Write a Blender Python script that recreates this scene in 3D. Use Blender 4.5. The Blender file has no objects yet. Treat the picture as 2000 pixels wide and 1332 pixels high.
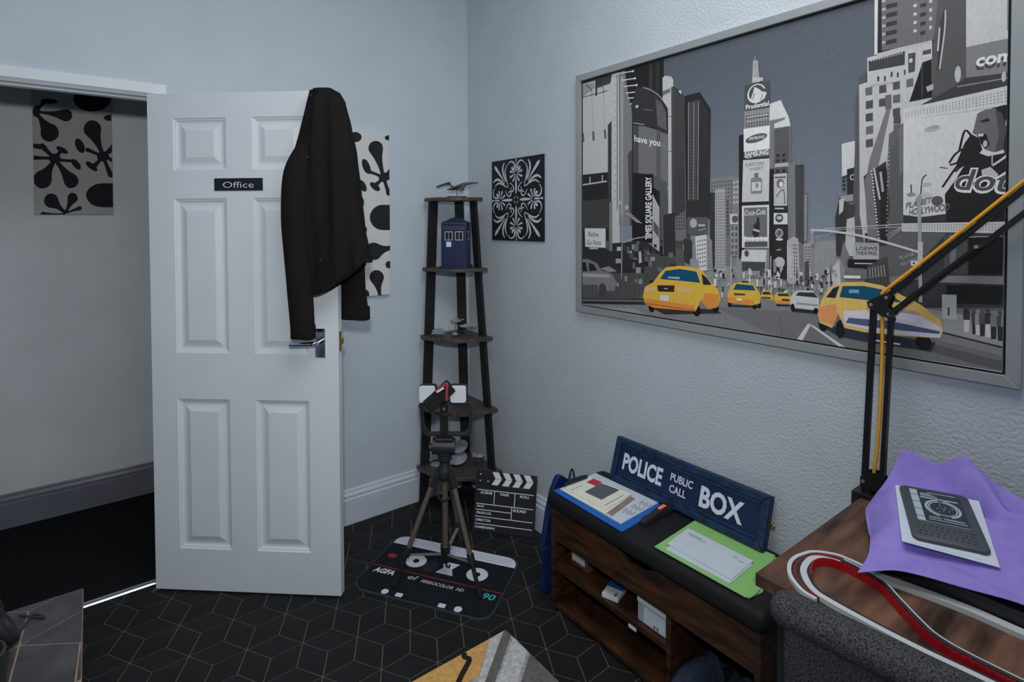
import bpy, bmesh, math, random
from mathutils import Matrix, Vector
S = bpy.context.scene
COL = S.collection
PI = math.pi
R = math.radians

# ------------------------------------------------------------------ camera
cam_d = bpy.data.cameras.new('camera')
cam = bpy.data.objects.new('camera', cam_d)
COL.objects.link(cam)
cam_d.sensor_width = 36.0
cam_d.sensor_fit = 'HORIZONTAL'
cam_d.lens = 1076.6 / 2000 * 36
cam_d.shift_x = 0.0125
cam_d.shift_y = -0.10245
cam_d.clip_start = 0.05
cr = Vector((0.80349105, -0.59530137, -0.00429092))
cu = Vector((0.01714963, 0.01594122, 0.99972585))
cf = Vector((0.59506976, 0.80334436, -0.02301782))
m = Matrix((( cr.x, cu.x, -cf.x, -1.7091), (cr.y, cu.y, -cf.y, -2.5995), (cr.z, cu.z, -cf.z, 1.4725), (0, 0, 0, 1)))
cam.matrix_world = m
S.camera = cam

# ------------------------------------------------------------------ world, lamps, exposure
w = bpy.data.worlds.new('World'); S.world = w; w.use_nodes = True
w.node_tree.nodes['Background'].inputs[0].default_value = (0.55, 0.68, 0.9, 1)
w.node_tree.nodes['Background'].inputs[1].default_value = 0.3
def lamp(name, kind, loc, energy, color=(1, 1, 1), size=0.3, size_y=None, aim=None, spot=None, blend=.6):
    d = bpy.data.lights.new(name, kind); d.energy = energy; d.color = color
    if kind == 'AREA':
        d.size = size
        if size_y: d.shape = 'RECTANGLE'; d.size_y = size_y
    else:
        d.shadow_soft_size = size
    if spot: d.spot_size = spot; d.spot_blend = blend
    o = bpy.data.objects.new(name, d); COL.objects.link(o); o.location = loc
    if aim is not None:
        o.rotation_euler = (Vector(aim) - Vector(loc)).to_track_quat('-Z', 'Y').to_euler()
    return o
lamp('ceiling_bounce', 'AREA', (-.95, -2.05, 2.9), 23, (.96, .98, 1.0), 1.3, 1.3, aim=(-.95, -2.05, 0))  # added area light standing in for flash bounced off the ceiling, not a fitting
lamp('camera_flash', 'SPOT', (-1.76, -2.66, 1.74), 66, (.975, 1.0, .985), .05, aim=(-1.10, 0.0, 1.45), spot=R(150), blend=1.0)
S.view_settings.view_transform = 'Standard'
S.view_settings.look = 'None'
S.view_settings.exposure = 0.0
S.view_settings.gamma = 1.0
S.view_settings.use_curve_mapping = False

# ------------------------------------------------------------------ materials
def s2l(c):
    c = c / 255.0
    return c / 12.92 if c <= .04045 else ((c + .055) / 1.055) ** 2.4
KTONE = 0.40          # light level of the photograph: a print tone read off the photo over this gives its own colour
def alb(c, k=KTONE):
    if not isinstance(c, (tuple, list)): c = (c, c, c)
    q = [s2l(v) / k for v in c]; f = min(1, .88 / max(max(q), 1e-6))
    return tuple(v * f for v in q)
MATS = {}
def M(name, c, rough=.55, metal=0, var=.12, vs=18, bump=0, bs=120, spec=.5, stretch=None, k=KTONE, c2=None, emit=0, detail=3, clear=0, bdist=.004):
    mt = bpy.data.materials.new(name); mt.use_nodes = True
    nt = mt.node_tree; b = nt.nodes['Principled BSDF']
    base = alb(c, k)
    tc = nt.nodes.new('ShaderNodeTexCoord'); src = tc.outputs['Object']
    if stretch:
        mp = nt.nodes.new('ShaderNodeMapping'); mp.inputs['Scale'].default_value = stretch
        nt.links.new(src, mp.inputs[0]); src = mp.outputs[0]
    n = nt.nodes.new('ShaderNodeTexNoise'); n.inputs['Scale'].default_value = vs; n.inputs['Detail'].default_value = detail
    nt.links.new(src, n.inputs['Vector'])
    rp = nt.nodes.new('ShaderNodeValToRGB')
    lo = alb(c2, k) if c2 else tuple(v * (1 - var) for v in base)
    hi = base if c2 else tuple(min(.95, v * (1 + var)) for v in base)
    rp.color_ramp.elements[0].color = (*lo, 1); rp.color_ramp.elements[1].color = (*hi, 1)
    rp.color_ramp.elements[0].position = .32; rp.color_ramp.elements[1].position = .68
    nt.links.new(n.outputs[0], rp.inputs[0]); nt.links.new(rp.outputs[0], b.inputs['Base Color'])
    b.inputs['Roughness'].default_value = rough; b.inputs['Metallic'].default_value = metal
    b.inputs['Specular IOR Level'].default_value = spec
    if clear: b.inputs['Coat Weight'].default_value = clear; b.inputs['Coat Roughness'].default_value = .12
    if bump:
        n2 = nt.nodes.new('ShaderNodeTexNoise'); n2.inputs['Scale'].default_value = bs; n2.inputs['Detail'].default_value = 3
        nt.links.new(tc.outputs['Object'], n2.inputs['Vector'])
        bp = nt.nodes.new('ShaderNodeBump'); bp.inputs['Strength'].default_value = bump; bp.inputs['Distance'].default_value = bdist
        nt.links.new(n2.outputs[0], bp.inputs['Height']); nt.links.new(bp.outputs[0], b.inputs['Normal'])
    if emit:
        b.inputs['Emission Color'].default_value = (*base, 1); b.inputs['Emission Strength'].default_value = emit
    MATS[name] = mt
    return mt
M('wall_paint', (132, 140, 147), .6, var=.03, vs=5, bump=.10, bs=90)
M('textured_paint', (132, 137, 142), .5, var=.03, vs=5, bump=.5, bs=110, bdist=.006)
M('hall_paint', (150, 154, 158), .6, var=.05, vs=4, bump=.2, bs=60)
M('ceiling_paint', (190, 194, 200), .7, var=.02)
M('white_gloss', (157, 161, 165), .32, var=.02, vs=8, bump=.03, bs=40)
M('skirting_paint', (140, 146, 155), .35, var=.03, vs=9, bump=.03, bs=30)
M('grey_gloss', (78, 80, 88), .28, var=.05, vs=9, bump=.1, bs=30)
M('slate_tile', (19, 19, 20), .6, var=.2, vs=9, bump=.05, bs=90, spec=.18)
M('grout', (66, 60, 56), .8, var=.15)
M('table_tile', (36, 35, 37), .5, var=.3, vs=16, bump=.05)
M('table_grout', (82, 70, 60), .7, var=.2)
M('carpet', (17, 18, 19), .95, var=.5, vs=220, bump=.9, bs=420, spec=.1)
M('aluminium', (170, 172, 176), .25, metal=1, var=.05, k=.5)
M('chrome', (150, 155, 165), .12, metal=1, var=.04, k=.5)
M('brass', (150, 120, 60), .3, metal=1, var=.1, k=.5)
M('frame_silver', (112, 115, 116), .35, metal=.35, var=.04, vs=10)
M('black_plastic', (22, 22, 24), .45, var=.15)
M('matt_black', (17, 18, 20), .7, var=.15, spec=.3)
M('jacket_cloth', (19, 17, 17), .95, var=.10, vs=60, bump=.2, bs=500, spec=.08)
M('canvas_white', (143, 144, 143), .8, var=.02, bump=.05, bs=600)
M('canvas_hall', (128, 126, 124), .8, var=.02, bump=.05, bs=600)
M('canvas_black', (24, 25, 29), .8, var=.08, spec=.2)
M('panel_black', (16, 18, 23), .6, var=.1, spec=.3)
M('panel_silver', (142, 144, 147), .55, var=.06)
M('shelf_wood', (48, 42, 40), .5, var=.25, vs=9, stretch=(1, 9, 1), bump=.05)
M('dark_wood', (54, 31, 15), .55, c2=(17, 10, 7), vs=5, stretch=(3, 1.6, 9), detail=6, bump=.06, bs=60, spec=.3)
M('desk_wood', (80, 57, 45), .5, c2=(27, 20, 17), vs=3.2, stretch=(1.6, 8, 4), detail=7, bump=.05, bs=60, spec=.2)
M('cushion_vinyl', (17, 18, 19), .6, var=.12, bump=.05, bs=300, spec=.2)
M('sign_blue', (12, 36, 62), .42, c2=(6, 19, 36), vs=10, stretch=(1, 3, 8), bump=.1, bs=80, clear=.15)
M('sign_field', (6, 20, 46), .5, var=.2, vs=12, bump=.05)
M('white_print', (156, 159, 168), .7, var=.05, vs=60)
M('light_print', (196, 200, 205), .7, var=.02)
M('kiosk_blue', (7, 18, 50), .42, var=.12, vs=30)
M('kiosk_roof', (26, 34, 52), .5, var=.1)
M('paper', (136, 142, 150), .8, var=.03, vs=12)
M('cream_card', (156, 156, 146), .7, var=.04)
M('card_grey', (58, 61, 66), .45, var=.06)
M('card_red', (132, 24, 46), .6, var=.05)
M('card_brown', (98, 86, 80), .7, var=.1)
M('ink', (74, 78, 88), .8, var=.1)
M('clip_blue', (14, 66, 128), .45, var=.06)
M('bag_blue', (7, 22, 56), .5, var=.2, vs=14, bump=.2, bs=30)
M('folder_green', (94, 132, 76), .6, var=.03, vs=14)
M('red_plastic', (118, 38, 40), .4, var=.1)
M('track_red', (116, 9, 19), .35, var=.15, vs=60)
M('track_white', (132, 135, 136), .35, var=.03)
M('track_black', (26, 25, 27), .5, var=.2, vs=80)
M('red_lamp', (255, 120, 95), .4, var=0, k=1, emit=.55)
M('diffuser_white', (160, 163, 168), .4, var=.02)
M('bronze_tube', (84, 76, 68), .35, metal=.5, var=.06)
M('brace_grey', (92, 88, 88), .45, metal=.3, var=.06)
M('purple_cloth', (100, 88, 142), .95, var=.07, vs=30, bump=.3, bs=420, spec=.1)
M('reader_grey', (44, 47, 51), .5, var=.06)
M('stamp_green', (78, 112, 66), .7, var=.1)
M('reader_key', (36, 38, 42), .5, var=.05)
M('screen_dark', (28, 31, 38), .35, var=.05)
M('screen_light', (112, 124, 132), .5, var=.04)
M('fleck_fabric', (58, 58, 60), .95, c2=(19, 19, 20), vs=330, bump=.5, bs=400, spec=.1, detail=2)
M('cable_yellow', (190, 132, 22), .45, var=.05)
M('arm_black', (17, 17, 18), .4, metal=.3, var=.1)
M('rivet', (120, 116, 110), .3, metal=.8, var=.05)
M('rug_grey', (128, 128, 130), .95, c2=(98, 98, 101), vs=70, bump=.6, bs=300, spec=.1)
M('rug_yellow', (172, 134, 80), .95, c2=(140, 108, 62), vs=70, bump=.6, bs=300, spec=.1)
M('rug_dark', (76, 73, 72), .95, var=.2, vs=70, bump=.6, bs=300, spec=.1)
M('rug_black', (28, 26, 25), .95, var=.2, vs=70, spec=.1)
M('rug_white', (150, 150, 150), .95, c2=(122, 122, 122), vs=70, bump=.6, bs=300, spec=.1)
M('mat_rubber', (13, 17, 22), .8, var=.2, vs=40, spec=.2)
M('mat_teal', (40, 132, 140), .8, var=.05)
M('mat_red', (105, 20, 32), .8, var=.08)
M('mat_edge', (36, 46, 50), .7, var=.1)
M('craft_grey', (98, 102, 108), .5, var=.15, vs=60)
M('craft_dark', (30, 34, 34), .5, var=.2, vs=60)
M('stand_dark', (36, 32, 32), .4, var=.1)
M('slipper', (34, 40, 52), .95, var=.3, vs=90, bump=.7, bs=250, spec=.1)
M('packet_blue', (28, 62, 108), .4, var=.1)
M('frosted_box', (112, 124, 136), .4, var=.04)
M('small_wood', (66, 44, 31), .6, var=.2, vs=20, stretch=(1, 1, 6))
M('white_plastic', (150, 154, 160), .4, var=.03)
m = bpy.data.materials.new('poster_print'); m.use_nodes = True
a = m.node_tree.nodes.new('ShaderNodeVertexColor'); a.layer_name = 'print'
pb = m.node_tree.nodes['Principled BSDF']
gn = m.node_tree.nodes.new('ShaderNodeTexNoise'); gn.inputs['Scale'].default_value = 95; gn.inputs['Detail'].default_value = 6
gt = m.node_tree.nodes.new('ShaderNodeTexCoord'); gm = m.node_tree.nodes.new('ShaderNodeMapping'); gm.inputs['Scale'].default_value = (1, 1.5, .55)
m.node_tree.links.new(gt.outputs['Object'], gm.inputs[0]); m.node_tree.links.new(gm.outputs[0], gn.inputs['Vector'])
gr = m.node_tree.nodes.new('ShaderNodeMapRange'); gr.inputs[1].default_value = .3; gr.inputs[2].default_value = .7; gr.inputs[3].default_value = .93; gr.inputs[4].default_value = 1.07
m.node_tree.links.new(gn.outputs[0], gr.inputs[0])
gx = m.node_tree.nodes.new('ShaderNodeVectorMath'); gx.operation = 'SCALE'
m.node_tree.links.new(a.outputs[0], gx.inputs[0]); m.node_tree.links.new(gr.outputs[0], gx.inputs['Scale'])
m.node_tree.links.new(gx.outputs[0], pb.inputs['Base Color'])
pb.inputs['Roughness'].default_value = .45; pb.inputs['Specular IOR Level'].default_value = .3
MATS['poster_print'] = m

# ------------------------------------------------------------------ mesh helpers
def link(o, parent=None):
    COL.objects.link(o)
    if parent: o.parent = parent
    return o
def thing(name, label, cat, loc=(0, 0, 0), rz=0, group=None, kind=None):
    o = bpy.data.objects.new(name, None); COL.objects.link(o)
    o.empty_display_size = .05
    o.location = loc; o.rotation_euler = (0, 0, rz)
    o['label'] = label
    if cat: o['category'] = cat
    if group: o['group'] = group
    if kind: o['kind'] = kind
    return o
def tag(o, label, cat=None, group=None, kind=None):
    o['label'] = label
    if cat: o['category'] = cat
    if group: o['group'] = group
    if kind: o['kind'] = kind
    return o
class B:
    def __init__(s): s.v = []; s.f = []
    def add(s, vs, fs):
        o = len(s.v); s.v += [tuple(p) for p in vs]; s.f += [tuple(i + o for i in f) for f in fs]; return s
    def box(s, x0, x1, y0, y1, z0, z1):
        x0, x1 = min(x0, x1), max(x0, x1); y0, y1 = min(y0, y1), max(y0, y1); z0, z1 = min(z0, z1), max(z0, z1)
        return s.add([(x0, y0, z0), (x1, y0, z0), (x1, y1, z0), (x0, y1, z0), (x0, y0, z1), (x1, y0, z1), (x1, y1, z1), (x0, y1, z1)],
                     [(0, 3, 2, 1), (4, 5, 6, 7), (0, 1, 5, 4), (1, 2, 6, 5), (2, 3, 7, 6), (3, 0, 4, 7)])
    def obox(s, M4, sx, sy, sz):
        t = B().box(-sx / 2, sx / 2, -sy / 2, sy / 2, -sz / 2, sz / 2)
        return s.add([M4 @ Vector(p) for p in t.v], t.f)
    def bar(s, p, q, wd, th, side=(0, 0, 1)):
        p = Vector(p); q = Vector(q); x = (q - p); L = x.length; x.normalize()
        z = Vector(side); y = z.cross(x)
        if y.length < 1e-4: y = Vector((0, 1, 0)).cross(x)
        y.normalize(); z = x.cross(y)
        Mx = Matrix((x, y, z)).transposed().to_4x4(); Mx.translation = (p + q) / 2
        return s.obox(Mx, L, wd, th)
    def loft(s, rings, cap=True, close=True):
        n = len(rings[0]); o = len(s.v); fs = []
        for r in rings: s.v += [tuple(p) for p in r]
        for i in range(len(rings) - 1):
            for j in range(n if close else n - 1):
                k = (j + 1) % n
                fs.append((o + i * n + j, o + i * n + k, o + (i + 1) * n + k, o + (i + 1) * n + j))
        if cap:
            fs.append(tuple(o + j for j in reversed(range(n)))); e = o + (len(rings) - 1) * n
            fs.append(tuple(e + j for j in range(n)))
        s.f += fs; return s
    def tube(s, path, r, n=12, sq=1.0):
        path = [Vector(p) for p in path]; rs = r if isinstance(r, (list, tuple)) else [r] * len(path)
        rings = []; up = None
        for i, p in enumerate(path):
            t = (path[min(i + 1, len(path) - 1)] - path[max(i - 1, 0)]).normalized()
            if up is None:
                up = Vector((0, 0, 1)) if abs(t.z) < .9 else Vector((1, 0, 0))
            a = t.cross(up)
            if a.length < 1e-5: a = t.cross(Vector((0, 1, 0)))
            a.normalize(); b = a.cross(t).normalized(); up = b
            rings.append([p + (a * math.cos(2 * PI * k / n) + b * math.sin(2 * PI * k / n) * sq) * rs[i] for k in range(n)])
        return s.loft([list(reversed(q)) for q in rings])
    def lathe(s, prof, n=24, c=(0, 0, 0)):
        rings = [[(c[0] + max(r, 1e-4) * math.cos(2 * PI * k / n), c[1] + max(r, 1e-4) * math.sin(2 * PI * k / n), c[2] + z) for k in range(n)] for r, z in prof]
        return s.loft(rings)
    def prism(s, poly, fn, d0, d1):
        # poly: 2D loop, fn(u, v, d) -> 3D
        n = len(poly)
        a = [fn(u, v, d0) for u, v in poly]; b = [fn(u, v, d1) for u, v in poly]
        o = len(s.v); s.v += [tuple(p) for p in a] + [tuple(p) for p in b]
        s.f.append(tuple(o + i for i in reversed(range(n)))); s.f.append(tuple(o + n + i for i in range(n)))
        for i in range(n):
            j = (i + 1) % n; s.f.append((o + i, o + j, o + n + j, o + n + i))
        return s
    def mesh(s, name):
        me = bpy.data.meshes.new(name); me.from_pydata(s.v, [], s.f); me.update()
        bm = bmesh.new(); bm.from_mesh(me); bmesh.ops.recalc_face_normals(bm, faces=bm.faces); bm.to_mesh(me); bm.free()
        return me
    def build(s, name, mat, parent=None, smooth=False, bevel=0, seg=2, angle=40, loc=None):
        me = s.mesh(name); me.materials.append(MATS[mat] if isinstance(mat, str) else mat)
        o = bpy.data.objects.new(name, me); link(o, parent)
        if loc is not None: o.location = loc
        if smooth:
            me.polygons.foreach_set('use_smooth', [True] * len(me.polygons))
            try: me.set_sharp_from_angle(angle=R(angle))
            except Exception: pass
        if bevel:
            md = o.modifiers.new('bevel', 'BEVEL'); md.width = bevel; md.segments = seg; md.limit_method = 'ANGLE'; md.angle_limit = R(50)
        return o
def struct(o, label=None):
    o['kind'] = 'structure'
    if label: o['label'] = label
    return o
def rounded(x0, x1, y0, y1, r, n=6):
    p = []
    for cx, cy, a in ((x1 - r, y1 - r, 0), (x0 + r, y1 - r, 90), (x0 + r, y0 + r, 180), (x1 - r, y0 + r, 270)):
        for k in range(n + 1):
            t = R(a + 90 * k / n); p.append((cx + r * math.cos(t), cy + r * math.sin(t)))
    return p
def spline(pts, n=8, closed=False):
    pts = [Vector(p) for p in pts]; out = []; N = len(pts)
    rng = range(N) if closed else range(N - 1)
    for i in rng:
        if closed: a, b, c, d = pts[(i - 1) % N], pts[i], pts[(i + 1) % N], pts[(i + 2) % N]
        else: a, b, c, d = pts[max(i - 1, 0)], pts[i], pts[i + 1], pts[min(i + 2, N - 1)]
        for k in range(n):
            t = k / n
            out.append(.5 * ((2 * b) + (c - a) * t + (2 * a - 5 * b + 4 * c - d) * t * t + (3 * b - a - 3 * c + d) * t ** 3))
    if not closed: out.append(pts[-1])
    return out
def clip(poly, x0, x1, y0, y1):
    for ax, lim, sg in ((0, x0, 1), (0, x1, -1), (1, y0, 1), (1, y1, -1)):
        out = []
        for i in range(len(poly)):
            p, q = poly[i - 1], poly[i]; dp = (p[ax] - lim) * sg; dq = (q[ax] - lim) * sg
            if (dp >= 0) != (dq >= 0):
                t = dp / (dp - dq); out.append((p[0] + (q[0] - p[0]) * t, p[1] + (q[1] - p[1]) * t))
            if dq >= 0: out.append(q)
        poly = out
        if not poly: break
    return poly
_tc = {}
def text_geo(s, bold=0, shear=0):
    key = (s, bold, shear)
    if key in _tc: return _tc[key]
    cu_ = bpy.data.curves.new('lettering', 'FONT'); cu_.body = s; cu_.size = 1; cu_.offset = bold; cu_.shear = shear; cu_.resolution_u = 3
    o = bpy.data.objects.new('lettering_source', cu_); COL.objects.link(o)
    me = bpy.data.meshes.new_from_object(o.evaluated_get(bpy.context.evaluated_depsgraph_get()))
    vs = [v.co.copy() for v in me.vertices]; fs = [tuple(p.vertices) for p in me.polygons]
    bpy.data.objects.remove(o); bpy.data.curves.remove(cu_); bpy.data.meshes.remove(me)
    x0 = min(v.x for v in vs); x1 = max(v.x for v in vs); y1 = max(v.y for v in vs); y0 = min(v.y for v in vs)
    _tc[key] = (vs, fs, x0, x1, y0, y1)
    return _tc[key]
def put_text(b, s, fn, u0, u1, v0, h, bold=0, shear=0, d=0):
    # letters span u0..u1, cap height h on baseline v0
    vs, fs, x0, x1, y0, y1 = text_geo(s, bold, shear)
    cap = .73
    pts = [fn(u0 + (v.x - x0) / (x1 - x0) * (u1 - u0), v0 + v.y / cap * h, d) for v in vs]
    b.add(pts, fs); return b
def raw(b, name, mat, parent):
    me = bpy.data.meshes.new(name); me.from_pydata(b.v, [], b.f); me.update(); me.materials.append(MATS[mat])
    return link(bpy.data.objects.new(name, me), parent)
def arm(p, q, w0, r, n=14):
    # drop shape: narrow neck at p widening to a round end at q
    p = Vector(p); q = Vector(q); d = q - p; L = d.length; d.normalize(); nn = Vector((-d.y, d.x)); pts = []
    a0 = R(62)
    for k in range(n + 1):
        t = -PI + a0 + (2 * PI - 2 * a0) * k / n
        c = q + (d * math.cos(t) + nn * math.sin(t)) * r; pts.append((c.x, c.y))
    s0 = q - d * r * math.cos(a0); sw = r * math.sin(a0); L2 = (s0 - p).length; side = []
    for k in range(1, 7):
        t = k / 6; e = (1 - t); wd = w0 * .8 + (sw - w0 * .8) * (e * e * e * .75 + e * .25)
        if t > .8: wd = wd + w0 * .25 * (t - .8) / .2
        side.append((s0 - d * L2 * t, wd))
    a = [(c + nn * wd) for c, wd in side]; bb = [(c - nn * wd) for c, wd in side]
    return pts + [(c.x, c.y) for c in a] + [(c.x, c.y) for c in reversed(bb)]
def oval(c, rx, ry, rot=0, n=28):
    cr_, sr = math.cos(R(rot)), math.sin(R(rot))
    return [(c[0] + rx * math.cos(2 * PI * k / n) * cr_ - ry * math.sin(2 * PI * k / n) * sr, c[1] + rx * math.cos(2 * PI * k / n) * sr + ry * math.sin(2 * PI * k / n) * cr_) for k in range(n)]
def stroke(pts, wf, n=8):
    # tapered stroke round a 2D curve; wf(t) is the half width
    c = spline([(*p, 0) for p in pts], n); a = []; b = []
    for i, p in enumerate(c):
        t = (c[min(i + 1, len(c) - 1)] - c[max(i - 1, 0)]).normalized(); w_ = wf(i / (len(c) - 1))
        a.append((p.x - t.y * w_, p.y + t.x * w_)); b.append((p.x + t.y * w_, p.y - t.x * w_))
    return a, b
def stroke_faces(bd, pts, wf, fn, d, n=8):
    a, b = stroke(pts, wf, n); o = len(bd.v)
    bd.v += [tuple(fn(u, v, d)) for u, v in a] + [tuple(fn(u, v, d)) for u, v in b]; k = len(a)
    bd.f += [(o + i, o + i + 1, o + k + i + 1, o + k + i) for i in range(k - 1)]

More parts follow.
